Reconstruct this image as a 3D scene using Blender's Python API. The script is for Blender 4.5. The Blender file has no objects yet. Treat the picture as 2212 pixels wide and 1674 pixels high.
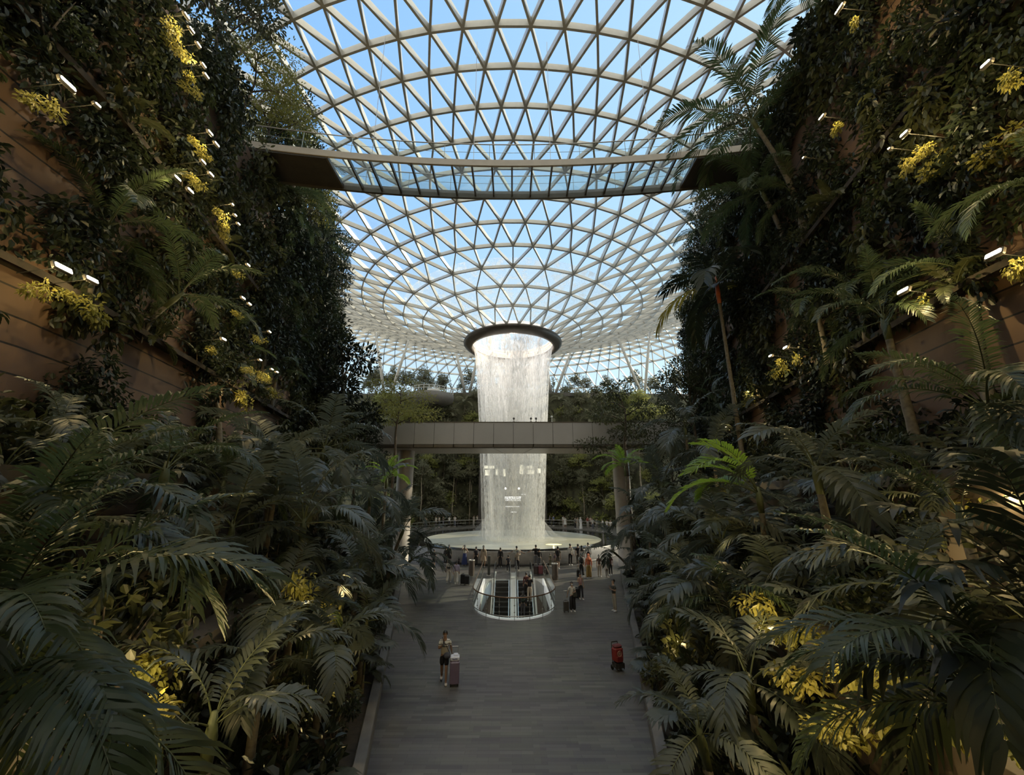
import bpy, bmesh, math, random
from mathutils import Vector, Matrix, Quaternion
random.seed(7)
R_ = random.Random(11)
PI = math.pi
C = bpy.context.scene.collection
scene = bpy.context.scene

# ------------------------------------------------------------------ camera
FPX, TH, CAMZ = 850.0, math.radians(15.0), 6.55
cd = bpy.data.cameras.new('camera'); cam = bpy.data.objects.new('camera', cd); C.objects.link(cam)
cd.sensor_width = 36.0; cd.lens = FPX / 2212 * 36; cd.clip_end = 600; cd.clip_start = 0.05
cam.location = (0, 0, CAMZ); cam.rotation_euler = (PI/2 + TH, 0, 0)
scene.camera = cam
scene.view_settings.view_transform = 'Standard'
scene.view_settings.look = 'None'
scene.view_settings.exposure = 0.0; scene.view_settings.gamma = 1.14
scene.view_settings.use_white_balance = True; scene.view_settings.white_balance_temperature = 6600; scene.view_settings.white_balance_tint = 6
cy = scene.cycles
cy.max_bounces = 5; cy.diffuse_bounces = 2; cy.glossy_bounces = 2; cy.transmission_bounces = 2
cy.transparent_max_bounces = 20; cy.use_adaptive_sampling = True; cy.adaptive_threshold = 0.05; cy.adaptive_min_samples = 12; cy.use_auto_tile = False; cy.time_limit = 900
cy.caustics_reflective = False; cy.caustics_refractive = False
cy.use_denoising = True; cy.sample_clamp_indirect = 4.0

def ray(px, py):
    v = -(py-837)/FPX
    return Vector(((px-1106)/FPX, math.cos(TH)-v*math.sin(TH), math.sin(TH)+v*math.cos(TH)))
def aty(px, py, Y):
    d = ray(px, py); return Vector((0, 0, CAMZ)) + d*(Y/d.y)
def atz(px, py, Z=0.0):
    d = ray(px, py); return Vector((0, 0, CAMZ)) + d*((Z-CAMZ)/d.z)
def proj(p):
    q = Vector(p) - Vector((0, 0, CAMZ))
    zc = q.y*math.cos(TH)+q.z*math.sin(TH); up = -q.y*math.sin(TH)+q.z*math.cos(TH)
    if zc <= 0.01: return (-9999, -9999)
    return (1106+q.x/zc*FPX, 837-up/zc*FPX)
def wid(y): return max(2.4, 3.6+.23*(y-12))
def atwall(px, py, u):
    d = ray(px, py); t = 0.5
    for i in range(4000):
        p = Vector((0, 0, CAMZ)) + d*t
        if abs(p.x) >= wid(p.y)+u: return p
        t += .02
    return p

# ------------------------------------------------------------------ materials
MATS = {}
def nd(nt, typ, **kw):
    n = nt.nodes.new(typ)
    for k, v in kw.items():
        if k in n.inputs: n.inputs[k].default_value = v
        else: setattr(n, k, v)
    return n
def c4(c): return (c[0], c[1], c[2], 1)
def mat(name, col, rough=.5, metal=0, emit=None, es=0, var=.0, vscale=3.0, spec=.5, bump=0):
    if name in MATS: return MATS[name]
    m = bpy.data.materials.new(name); m.use_nodes = True; nt = m.node_tree
    b = nt.nodes['Principled BSDF']
    b.inputs['Base Color'].default_value = c4(col); b.inputs['Roughness'].default_value = rough
    b.inputs['Metallic'].default_value = metal; b.inputs['Specular IOR Level'].default_value = spec
    if emit: b.inputs['Emission Color'].default_value = c4(emit); b.inputs['Emission Strength'].default_value = es
    tc = nd(nt, 'ShaderNodeTexCoord'); nz = nd(nt, 'ShaderNodeTexNoise', Scale=vscale, Detail=4.0)
    nt.links.new(tc.outputs['Object'], nz.inputs['Vector'])
    if var > 0:
        r = nd(nt, 'ShaderNodeValToRGB')
        r.color_ramp.elements[0].position = .3; r.color_ramp.elements[1].position = .7
        r.color_ramp.elements[0].color = c4([c*(1-var) for c in col]); r.color_ramp.elements[1].color = c4([min(1, c*(1+var)) for c in col])
        nt.links.new(nz.outputs['Fac'], r.inputs['Fac']); nt.links.new(r.outputs['Color'], b.inputs['Base Color'])
    if bump > 0:
        bp = nd(nt, 'ShaderNodeBump', Strength=bump, Distance=.03)
        nt.links.new(nz.outputs['Fac'], bp.inputs['Height']); nt.links.new(bp.outputs['Normal'], b.inputs['Normal'])
    MATS[name] = m; return m

def leafmat(name, c1, c2, rough=.42, trans=.25, tcol=None):
    if name in MATS: return MATS[name]
    m = bpy.data.materials.new(name); m.use_nodes = True; nt = m.node_tree
    b = nt.nodes['Principled BSDF']; out = nt.nodes['Material Output']
    oi = nd(nt, 'ShaderNodeObjectInfo'); tc = nd(nt, 'ShaderNodeTexCoord')
    nz = nd(nt, 'ShaderNodeTexNoise', Scale=1.7, Detail=3.0); nt.links.new(tc.outputs['Object'], nz.inputs['Vector'])
    ad = nd(nt, 'ShaderNodeMath', operation='ADD'); mu = nd(nt, 'ShaderNodeMath', operation='MULTIPLY'); mu.inputs[1].default_value = .5
    nt.links.new(oi.outputs['Random'], ad.inputs[0]); nt.links.new(nz.outputs['Fac'], ad.inputs[1]); nt.links.new(ad.outputs[0], mu.inputs[0])
    r = nd(nt, 'ShaderNodeValToRGB'); r.color_ramp.elements[0].position = .2; r.color_ramp.elements[1].position = .8
    r.color_ramp.elements[0].color = c4(c1); r.color_ramp.elements[1].color = c4(c2)
    nt.links.new(mu.outputs[0], r.inputs['Fac']); nt.links.new(r.outputs['Color'], b.inputs['Base Color'])
    b.inputs['Roughness'].default_value = rough; b.inputs['Specular IOR Level'].default_value = .32
    tr = nd(nt, 'ShaderNodeBsdfTranslucent'); tr.inputs['Color'].default_value = c4(tcol or [min(1, c*2.2) for c in c2])
    mx = nd(nt, 'ShaderNodeMixShader'); mx.inputs['Fac'].default_value = trans
    nt.links.new(b.outputs[0], mx.inputs[1]); nt.links.new(tr.outputs[0], mx.inputs[2]); nt.links.new(mx.outputs[0], out.inputs['Surface'])
    MATS[name] = m; return m

M_palm = leafmat('palm_leaf', (.018, .029, .014), (.042, .062, .027))
M_broad = leafmat('broad_palm_leaf', (.027, .035, .027), (.060, .071, .053), rough=.38)
M_bright = leafmat('bright_palm_leaf', (.07, .14, .02), (.14, .26, .03), trans=.4, tcol=(.35, .55, .06))
M_yellow = leafmat('yellowing_palm_leaf', (.10, .085, .02), (.22, .17, .03), trans=.35, tcol=(.5, .4, .06))
M_shrub = leafmat('shrub_leaf', (.012, .018, .009), (.028, .038, .016))
M_shrub2 = leafmat('olive_shrub_leaf', (.020, .025, .011), (.045, .050, .020))
M_dark = leafmat('dark_glossy_leaf', (.008, .013, .008), (.020, .028, .016), rough=.38, trans=.12)
M_fine = leafmat('fine_tree_leaf', (.075, .082, .02), (.16, .155, .04), trans=.45)
M_far = leafmat('hazed_tree_leaf', (.095, .10, .062), (.18, .18, .115), trans=.35)  # distance haze is mixed into this greyer leaf colour
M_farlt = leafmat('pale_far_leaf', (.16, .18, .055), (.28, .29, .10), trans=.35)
M_lit = leafmat('lamplit_leaf', (.055, .065, .016), (.165, .150, .036), trans=.35, tcol=(.5, .45, .1))  # lamplight put into the leaf colour, for clumps near the lamps
M_silver = leafmat('silver_leaf', (.10, .12, .10), (.20, .23, .20), trans=.1)
M_bark = mat('bark', (.075, .058, .042), .85, var=.5, vscale=6, bump=.5)
M_palmbark = mat('palm_trunk', (.11, .095, .07), .8, var=.4, vscale=9, bump=.4)
M_stem = mat('green_stem', (.06, .075, .03), .6, var=.3)
M_redshaft = mat('red_crownshaft', (.32, .07, .025), .5, var=.3)
M_soil = mat('soil', (.022, .017, .012), .95, var=.5, vscale=5, bump=.6)
M_white = mat('white_paint', (.80, .80, .77), .4, var=.04)
M_steel = mat('steel', (.48, .46, .43), .32, .9, var=.1)
M_dsteel = mat('dark_steel', (.06, .055, .05), .45, .6, var=.2)
M_black = mat('black_rubber', (.012, .012, .012), .5, var=.2)
M_bronze = mat('bronze_cladding', (.10, .085, .07), .42, .4, var=.12)

def planks(name, base, joint, row=.55, width=4.0, mort=.018):
    m = bpy.data.materials.new(name); m.use_nodes = True; nt = m.node_tree; b = nt.nodes['Principled BSDF']
    tc = nd(nt, 'ShaderNodeTexCoord'); sp = nd(nt, 'ShaderNodeSeparateXYZ'); cb = nd(nt, 'ShaderNodeCombineXYZ')
    nt.links.new(tc.outputs['Object'], sp.inputs[0]); nt.links.new(sp.outputs['Y'], cb.inputs['X']); nt.links.new(sp.outputs['Z'], cb.inputs['Y'])
    br = nd(nt, 'ShaderNodeTexBrick', Scale=1.0)
    br.inputs['Color1'].default_value = c4(base); br.inputs['Color2'].default_value = c4([c*.72 for c in base]); br.inputs['Mortar'].default_value = c4(joint)
    br.inputs['Mortar Size'].default_value = mort; br.inputs['Brick Width'].default_value = width; br.inputs['Row Height'].default_value = row
    nt.links.new(cb.outputs[0], br.inputs['Vector'])
    nz = nd(nt, 'ShaderNodeTexNoise', Scale=.9, Detail=5.0); nt.links.new(tc.outputs['Object'], nz.inputs['Vector'])
    mr = nd(nt, 'ShaderNodeMapRange'); mr.inputs['To Min'].default_value = .5; mr.inputs['To Max'].default_value = 1.4
    nt.links.new(nz.outputs['Fac'], mr.inputs['Value'])
    mm = nd(nt, 'ShaderNodeMixRGB', blend_type='MULTIPLY'); mm.inputs['Fac'].default_value = 1
    nt.links.new(br.outputs['Color'], mm.inputs[1]); nt.links.new(mr.outputs[0], mm.inputs[2]); nt.links.new(mm.outputs[0], b.inputs['Base Color'])
    b.inputs['Roughness'].default_value = .75
    bp = nd(nt, 'ShaderNodeBump', Strength=.4, Distance=.02); nt.links.new(br.outputs['Fac'], bp.inputs['Height']); bp.invert = True
    nt.links.new(bp.outputs['Normal'], b.inputs['Normal'])
    return m
M_wall = planks('board_marked_wall', (.12, .07, .044), (.008, .006, .005), row=.6, width=400.0, mort=.022)
M_ret = planks('planter_wall', (.06, .045, .035), (.012, .01, .008), row=.7, width=3.0)

def floor_mat():
    m = bpy.data.materials.new('floor_strip_tiles'); m.use_nodes = True; nt = m.node_tree; b = nt.nodes['Principled BSDF']
    tc = nd(nt, 'ShaderNodeTexCoord')
    def brick(w, h, off, c1, c2):
        mp = nd(nt, 'ShaderNodeMapping'); mp.inputs['Location'].default_value = (off, off*.37, 0); nt.links.new(tc.outputs['Object'], mp.inputs['Vector'])
        br = nd(nt, 'ShaderNodeTexBrick', Scale=1.0); br.offset = .37
        br.inputs['Color1'].default_value = c4(c1); br.inputs['Color2'].default_value = c4(c2); br.inputs['Mortar'].default_value = (.03, .03, .03, 1)
        br.inputs['Mortar Size'].default_value = .004; br.inputs['Brick Width'].default_value = w; br.inputs['Row Height'].default_value = h; br.inputs['Bias'].default_value = 0
        nt.links.new(mp.outputs[0], br.inputs['Vector']); return br
    b1 = brick(.9, .14, 0, (.048, .046, .046), (.150, .146, .134))
    b2 = brick(1.35, .28, 3.3, (.085, .074, .090), (.135, .138, .112))
    mx = nd(nt, 'ShaderNodeMixRGB', blend_type='MIX'); mx.inputs['Fac'].default_value = .42
    nt.links.new(b1.outputs['Color'], mx.inputs[1]); nt.links.new(b2.outputs['Color'], mx.inputs[2])
    nz = nd(nt, 'ShaderNodeTexNoise', Scale=.35, Detail=4.0); nt.links.new(tc.outputs['Object'], nz.inputs['Vector'])
    r = nd(nt, 'ShaderNodeValToRGB'); r.color_ramp.elements[0].position = .3; r.color_ramp.elements[1].position = .7
    r.color_ramp.elements[0].color = (.75, .72, .8, 1); r.color_ramp.elements[1].color = (1.0, 1.02, .95, 1)
    nt.links.new(nz.outputs['Fac'], r.inputs['Fac'])
    mm = nd(nt, 'ShaderNodeMixRGB', blend_type='MULTIPLY'); mm.inputs['Fac'].default_value = 1
    nt.links.new(mx.outputs[0], mm.inputs[1]); nt.links.new(r.outputs['Color'], mm.inputs[2]); nt.links.new(mm.outputs[0], b.inputs['Base Color'])
    b.inputs['Roughness'].default_value = .42; b.inputs['Specular IOR Level'].default_value = .4
    return m
M_floor = floor_mat()

def glass_mat(name, tint, gloss=.08, rough=.02, haze=0.0, hazecol=(.8, .85, .9)):
    m = bpy.data.materials.new(name); m.use_nodes = True; nt = m.node_tree; nt.nodes.remove(nt.nodes['Principled BSDF']); out = nt.nodes['Material Output']
    t = nd(nt, 'ShaderNodeBsdfTransparent'); t.inputs['Color'].default_value = c4(tint)
    g = nd(nt, 'ShaderNodeBsdfGlossy'); g.inputs['Roughness'].default_value = rough; g.inputs['Color'].default_value = (.9, .95, 1, 1)
    lw = nd(nt, 'ShaderNodeLayerWeight', Blend=.25)
    mu = nd(nt, 'ShaderNodeMath', operation='MULTIPLY'); mu.inputs[1].default_value = gloss*2
    nt.links.new(lw.outputs['Fresnel'], mu.inputs[0])
    mx = nd(nt, 'ShaderNodeMixShader'); nt.links.new(mu.outputs[0], mx.inputs['Fac']); nt.links.new(t.outputs[0], mx.inputs[1]); nt.links.new(g.outputs[0], mx.inputs[2])
    last = mx
    if haze > 0:
        d = nd(nt, 'ShaderNodeBsdfTranslucent'); d.inputs['Color'].default_value = c4(hazecol)
        m2 = nd(nt, 'ShaderNodeMixShader'); m2.inputs['Fac'].default_value = haze
        nt.links.new(mx.outputs[0], m2.inputs[1]); nt.links.new(d.outputs[0], m2.inputs[2]); last = m2
    nt.links.new(last.outputs[0], out.inputs['Surface']); return m
M_rglass = glass_mat('roof_glass', (.93, .97, .99), .05)
M_bglass = glass_mat('bridge_floor_glass', (.72, .82, .82), .12, haze=.12)
M_balu = glass_mat('balustrade_glass', (.86, .92, .90), .18)

# ------------------------------------------------------------------ mesh helpers
class MB:
    def __init__(s): s.v = []; s.f = []; s.m = []
    def add(s, vs, fs, mi=0):
        o = len(s.v); s.v.extend([tuple(p) for p in vs]); s.f.extend([tuple(o+i for i in f) for f in fs]); s.m.extend([mi]*len(fs))
    def box(s, c, size, rot=None, mi=0):
        x, y, z = size[0]/2, size[1]/2, size[2]/2
        vs = [Vector(p) for p in ((-x,-y,-z),(x,-y,-z),(x,y,-z),(-x,y,-z),(-x,-y,z),(x,-y,z),(x,y,z),(-x,y,z))]
        if rot is not None: vs = [rot @ p for p in vs]
        s.add([p+Vector(c) for p in vs], [(0,3,2,1),(4,5,6,7),(0,1,5,4),(1,2,6,5),(2,3,7,6),(3,0,4,7)], mi)
    def bevbox(s, c, size, b=.02, mi=0, rot=None):
        # rounded vertical edges + chamfered top and bottom
        x, y, z = size[0]/2, size[1]/2, size[2]/2
        def ring(dx, zz):
            X, Y = x-dx, y-dx; k = b
            return [(X-k,-Y,zz),(X,-Y+k,zz),(X,Y-k,zz),(X-k,Y,zz),(-X+k,Y,zz),(-X,Y-k,zz),(-X,-Y+k,zz),(-X+k,-Y,zz)]
        rs = [ring(b,-z), ring(0,-z+b), ring(0,z-b), ring(b,z)]
        vs = [Vector(p) for r in rs for p in r]
        if rot is not None: vs = [rot @ p for p in vs]
        fs = [tuple(reversed(range(8))), tuple(range(24, 32))]
        for k in range(3):
            for i in range(8): j = (i+1) % 8; fs.append((k*8+i, k*8+j, k*8+8+j, k*8+8+i))
        s.add([p+Vector(c) for p in vs], fs, mi)
    def bar(s, p, q, w, d, up=Vector((0, 0, 1)), mi=0):
        p, q = Vector(p), Vector(q); a = (q-p).normalized(); side = a.cross(up)
        if side.length < 1e-4: side = a.cross(Vector((1, 0, 0)))
        side.normalize(); u = side.cross(a).normalized()
        vs = [e + side*sx*w/2 + u*sy*d/2 for e in (p, q) for sx, sy in ((-1,-1),(1,-1),(1,1),(-1,1))]
        s.add(vs, [(0,1,2,3),(7,6,5,4),(0,4,5,1),(1,5,6,2),(2,6,7,3),(3,7,4,0)], mi)
    def tube(s, pts, rad, n=8, mi=0, cap=True, ell=None):
        pts = [Vector(p) for p in pts]; N = len(pts)
        if not hasattr(rad, '__len__'): rad = [rad]*N
        prev = None; rings = []
        for i, p in enumerate(pts):
            t = (pts[min(i+1, N-1)]-pts[max(i-1, 0)]).normalized()
            if prev is None: a = t.cross(Vector((0, 0, 1)) if abs(t.z) < .9 else Vector((1, 0, 0))).normalized()
            else: a = (prev - t*prev.dot(t)).normalized()
            prev = a; b = t.cross(a)
            rings.append([p + (a*math.cos(2*PI*k/n) + b*math.sin(2*PI*k/n)*(ell or 1))*rad[i] for k in range(n)])
        vs = [v for r in rings for v in r]; fs = []
        for i in range(N-1):
            for k in range(n): j = (k+1) % n; fs.append((i*n+k, i*n+j, (i+1)*n+j, (i+1)*n+k))
        if cap: fs.append(tuple(reversed(range(n)))); fs.append(tuple(range((N-1)*n, N*n)))
        s.add(vs, fs, mi)
    def lathe(s, prof, n=48, c=(0, 0, 0), a0=0, a1=2*PI, mi=0, close=False):
        full = abs(a1-a0-2*PI) < 1e-6; k = n if full else n+1
        vs = []
        for r, z in prof:
            for i in range(k):
                a = a0+(a1-a0)*i/n; vs.append((c[0]+r*math.cos(a), c[1]+r*math.sin(a), c[2]+z))
        fs = []
        P = len(prof)
        for p in range(P if close else P-1):
            q = (p+1) % P
            for i in range(n):
                j = (i+1) % k if full else i+1
                fs.append((p*k+i, p*k+j, q*k+j, q*k+i))
        s.add(vs, fs, mi)
    def ellipsoid(s, c, r, nu=14, nv=9, mi=0, keep=None, rot=None):
        vs = []; fs = []
        for j in range(nv+1):
            ph = PI*j/nv
            for i in range(nu):
                a = 2*PI*i/nu; p = Vector((r[0]*math.sin(ph)*math.cos(a), r[1]*math.sin(ph)*math.sin(a), r[2]*math.cos(ph)))
                if rot is not None: p = rot @ p
                vs.append(p+Vector(c))
        for j in range(nv):
            for i in range(nu):
                f = (j*nu+i, (j+1)*nu+i, (j+1)*nu+(i+1) % nu, j*nu+(i+1) % nu)
                if keep:
                    m = sum((vs[k] for k in f), Vector())/4
                    if not keep(m): continue
                fs.append(f)
        s.add(vs, fs, mi)
    def mesh(s, name, mats, smooth=False):
        me = bpy.data.meshes.new(name); me.from_pydata(s.v, [], s.f)
        for m in (mats if isinstance(mats, (list, tuple)) else [mats]): me.materials.append(m)
        if any(s.m): me.polygons.foreach_set('material_index', s.m)
        if smooth: me.polygons.foreach_set('use_smooth', [True]*len(s.f))
        me.update(); return me
    def obj(s, name, mats, parent=None, smooth=False, loc=None):
        return link(name, s.mesh(name, mats, smooth), parent, loc)
def link(name, me, parent=None, loc=None):
    o = bpy.data.objects.new(name, me); C.objects.link(o)
    if parent is not None: o.parent = parent
    if loc is not None: o.location = loc
    return o
def tag(o, label=None, cat=None, group=None, kind=None):
    if label: o['label'] = label
    if cat: o['category'] = cat
    if group: o['group'] = group
    if kind: o['kind'] = kind
    return o
def empty(name, loc=(0, 0, 0), rz=0, sc=1.0):
    o = bpy.data.objects.new(name, None); C.objects.link(o); o.location = loc; o.rotation_euler = (0, 0, rz); o.scale = (sc, sc, sc)
    o.empty_display_size = .1; return o
def copy_tree(o, parent=None):
    c = o.copy(); C.objects.link(c); c.parent = parent
    for ch in KIDS.get(o.name, [k for k in o.children]): copy_tree(ch, c)
    return c
KIDS = {}
def structure(o): o['kind'] = 'structure'; return o
ORD = ['first', 'second', 'third', 'fourth', 'fifth', 'sixth', 'seventh', 'eighth', 'ninth', 'tenth', 'eleventh', 'twelfth', 'thirteenth', 'fourteenth', 'fifteenth', 'sixteenth', 'seventeenth', 'eighteenth', 'nineteenth', 'twentieth']

# ------------------------------------------------------------------ world + sun
w = bpy.data.worlds.new('sky'); scene.world = w; w.use_nodes = True; nt = w.node_tree
bg = nt.nodes['Background']; tc = nd(nt, 'ShaderNodeTexCoord'); sp = nd(nt, 'ShaderNodeSeparateXYZ')
nt.links.new(tc.outputs['Generated'], sp.inputs[0])
rp = nd(nt, 'ShaderNodeValToRGB'); els = rp.color_ramp.elements
els[0].position = 0; els[0].color = (.10, .10, .09, 1); els[1].position = 1; els[1].color = (.17, .40, .86, 1)
e = els.new(.02); e.color = (.74, .82, .84, 1); e = els.new(.30); e.color = (.58, .78, .98, 1); e = els.new(.62); e.color = (.26, .50, .92, 1)
nt.links.new(sp.outputs['Z'], rp.inputs['Fac'])
mrx = nd(nt, 'ShaderNodeMapRange'); mrx.inputs['From Min'].default_value = -.45; mrx.inputs['From Max'].default_value = .75; mrx.inputs['To Min'].default_value = 0; mrx.inputs['To Max'].default_value = .75
nt.links.new(sp.outputs['X'], mrx.inputs['Value'])
mix = nd(nt, 'ShaderNodeMixRGB'); mix.inputs[2].default_value = (.62, .86, 1.02, 1)
nt.links.new(mrx.outputs[0], mix.inputs['Fac']); nt.links.new(rp.outputs['Color'], mix.inputs[1]); nt.links.new(mix.outputs[0], bg.inputs['Color'])
# unseen warm-white sky overhead and behind, added to brighten and warm the interior
sq = nd(nt, 'ShaderNodeMapRange'); sq.inputs['From Min'].default_value = .86; sq.inputs['From Max'].default_value = .94; nt.links.new(sp.outputs['Z'], sq.inputs['Value'])
bk = nd(nt, 'ShaderNodeMapRange'); bk.inputs['From Min'].default_value = .0; bk.inputs['From Max'].default_value = -.3; nt.links.new(sp.outputs['Y'], bk.inputs['Value'])
mxx = nd(nt, 'ShaderNodeMath', operation='MAXIMUM'); nt.links.new(sq.outputs[0], mxx.inputs[0]); nt.links.new(bk.outputs[0], mxx.inputs[1])
mc = nd(nt, 'ShaderNodeMixRGB'); mc.inputs[2].default_value = (1.02, .95, .83, 1)
nt.links.new(mxx.outputs[0], mc.inputs['Fac']); nt.links.new(mix.outputs[0], mc.inputs[1]); nt.links.new(mc.outputs[0], bg.inputs['Color'])
bg.inputs['Strength'].default_value = 1.2
sl = bpy.data.lights.new('sun', 'SUN'); sl.energy = 4.6; sl.color = (1, .83, .58); sl.angle = .012
so = bpy.data.objects.new('sun', sl); C.objects.link(so)
sd = -Vector((.86, .36, .42)).normalized(); so.rotation_euler = sd.to_track_quat('-Z', 'Y').to_euler(); so.location = (60, 60, 60)
# ------------------------------------------------------------------ roof: funnel-shaped lattice shell round the falls
AX = Vector((.1, 50.0, 0))
PROF = [(6.4,25.95),(9.3,26.95),(12.1,27.85),(14.6,28.65),(17.05,29.4),(19.6,30.05),(22.0,30.65),(24.5,31.2),(26.9,31.45),(29.2,31.7),(31.7,31.75),(34.0,31.7),(36.5,31.45),(39.2,31.0),(42.2,30.35),(45.4,29.5),(48.8,28.4),(52.4,27.0),(56.2,25.2),(60.0,23.2),(64.0,20.6)]
def bump(r, a):
    if a is None or r <= 13: return 0
    w = max(0, min(1, (math.sin(a)+.35)/.95)); w = w*w*(3-2*w); r2 = r
    P = [(13, 0), (20, .8), (28, 3.0), (36, 5.6), (44, 7.6), (49, 7.4), (54, 5.2), (58.5, 1.5), (64, 0)]
    for (x, hx), (y, hy) in zip(P, P[1:]):
        if r2 <= y: return w*(hx+(hy-hx)*(r2-x)/(y-x))
    return 0
def roof_h(r, a=None):
    return roof_h0(r)+bump(r, a)
def roof_h0(r):
    for (a, ha), (b, hb) in zip(PROF, PROF[1:]):
        if r <= b: return ha+(hb-ha)*(r-a)/(b-a)
    return PROF[-1][1]
def roof_n(r):
    s = (roof_h(r+.3)-roof_h(r-.3))/.6; return (-s, 1)
def rpt(r, a, dz=0): return Vector((AX.x+r*math.cos(a), AX.y+r*math.sin(a), roof_h(r, a)+dz))
def rnorm(r, a):
    s = (roof_h(r+.4, a)-roof_h(max(6.4, r-.4), a))/.8; return Vector((-s*math.cos(a), -s*math.sin(a), 1)).normalized()
M_beam = mat('roof_beam_paint', (.60, .585, .54), .38, .15, var=.06)
RINGS = []; n = 28; off = -PI/2 + PI/28
for k, (r, h) in enumerate(PROF):
    if k == 4: n = 56
    elif k == 8: n = 112
    elif k > 0: off += PI/n
    RINGS.append((r, n, off))
roof = structure(empty('ceiling', (0, 0, 0)))
def beam(mb, p, q, na, nb, w=.13, d=.46):
    a = (q-p); N = (na+nb).normalized(); side = a.cross(N).normalized()
    def e(pt, nn): return [pt-side*w/2, pt+side*w/2, pt+side*w*.5+nn*d, pt-side*w*.5+nn*d]
    mb.add(e(p, na)+e(q, nb), [(0,1,2,3),(7,6,5,4),(0,4,5,1),(1,5,6,2),(2,6,7,3),(3,7,4,0)])
for k, (r, n, off) in enumerate(RINGS):
    st = 2*PI/n
    wd = .12 if k < 4 else .14
    if k > 0:
        mb = MB()
        for j in range(n):
            a, b = off+j*st, off+(j+1)*st
            beam(mb, rpt(r, a), rpt(r, b), rnorm(r, a), rnorm(r, b), wd, .40 if k < 4 else .46)
        mb.obj('ring_beam', M_beam, roof)
    if k == len(RINGS)-1: break
    r2, n2, off2 = RINGS[k+1]; st2 = 2*PI/n2
    mb = MB(); gl = MB()
    for j in range(n):
        a = off+j*st
        tg = [a, a-st2, a+st2] if n2 == 2*n else [a-st2/2, a+st2/2]
        for b in tg:
            if n2 == 2*n and b != a and False: continue
            beam(mb, rpt(r, a), rpt(r2, b), rnorm(r, a), rnorm(r2, b), wd, .40 if k < 4 else .46)
        up1, up2 = rnorm(r, a)*.38, None
        P = lambda rr, aa: rpt(rr, aa)+rnorm(rr, aa)*.36
        if n2 == n:
            gl.add([P(r, a), P(r2, a-st2/2), P(r2, a+st2/2)], [(0, 1, 2)])
            gl.add([P(r, a), P(r2, a+st2/2), P(r, a+st)], [(0, 1, 2)])
        else:
            gl.add([P(r, a), P(r2, a-st2), P(r2, a), P(r2, a+st2), P(r, a+st)], [(0, 1, 2), (0, 2, 3), (0, 3, 4)])
    mb.obj('lattice_beams', M_beam, roof)
    gl.obj('glass_panes', M_rglass, roof)

# oculus ring
oc = tag(empty('oculus_ring', (AX.x, AX.y, 25.6)), 'dark bronze ring rimming the round mouth of the glass funnel above the falls', 'ring')
mb = MB(); mb.lathe([(6.55,.55),(6.62,.35),(6.5,.10),(6.2,-.12),(5.75,-.30),(5.5,-.34),(5.42,-.2),(5.42,.55),(6.4,.62)], 96, close=True); mb.obj('ring_cladding', M_bronze, oc, True)
mb = MB(); mb.lathe([(6.54,.30),(6.60,.28),(6.60,.25),(6.52,.23)], 96); mb.obj('joint_line', M_black, oc, True)
M_drum = mat('drum_lining_glow', (.82, .76, .70), .45, emit=(1, .80, .68), es=.9, var=.05)  # emission stands in for the oculus glow; the lining is no lamp
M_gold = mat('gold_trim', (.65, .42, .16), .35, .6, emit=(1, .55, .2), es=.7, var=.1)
mb = MB(); mb.lathe([(5.38,1.45),(5.38,.30),(5.30,.30),(5.30,1.45)], 96, close=True); mb.obj('inner_drum', M_drum, oc, True)
for z in (1.15, .72, .48):
    mb = MB(); mb.lathe([(5.29,z+.03),(5.25,z+.03),(5.25,z-.03),(5.29,z-.03)], 96, close=True); mb.obj('gold_trim', M_gold, oc, True)
# nozzle ring and small swirl hung in the mouth
nz_ = tag(empty('spray_ring', (AX.x, AX.y+.6, 25.9)), 'small dark curved pipe hung in the middle of the bright oculus', 'pipe')
mb = MB(); mb.tube([(.55*math.cos(a), .55*math.sin(a), .02) for a in [x*.2-1.9 for x in range(17)]], .05, 8); mb.obj('curved_pipe', M_dsteel, nz_, True)
mb = MB()
for a in (-1.7, .9): mb.tube([(.55*math.cos(a), .55*math.sin(a), 0), (5.3*math.cos(a), 5.3*math.sin(a), .45)], .018, 6)
mb.obj('support_wire', M_steel, nz_)

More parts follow.
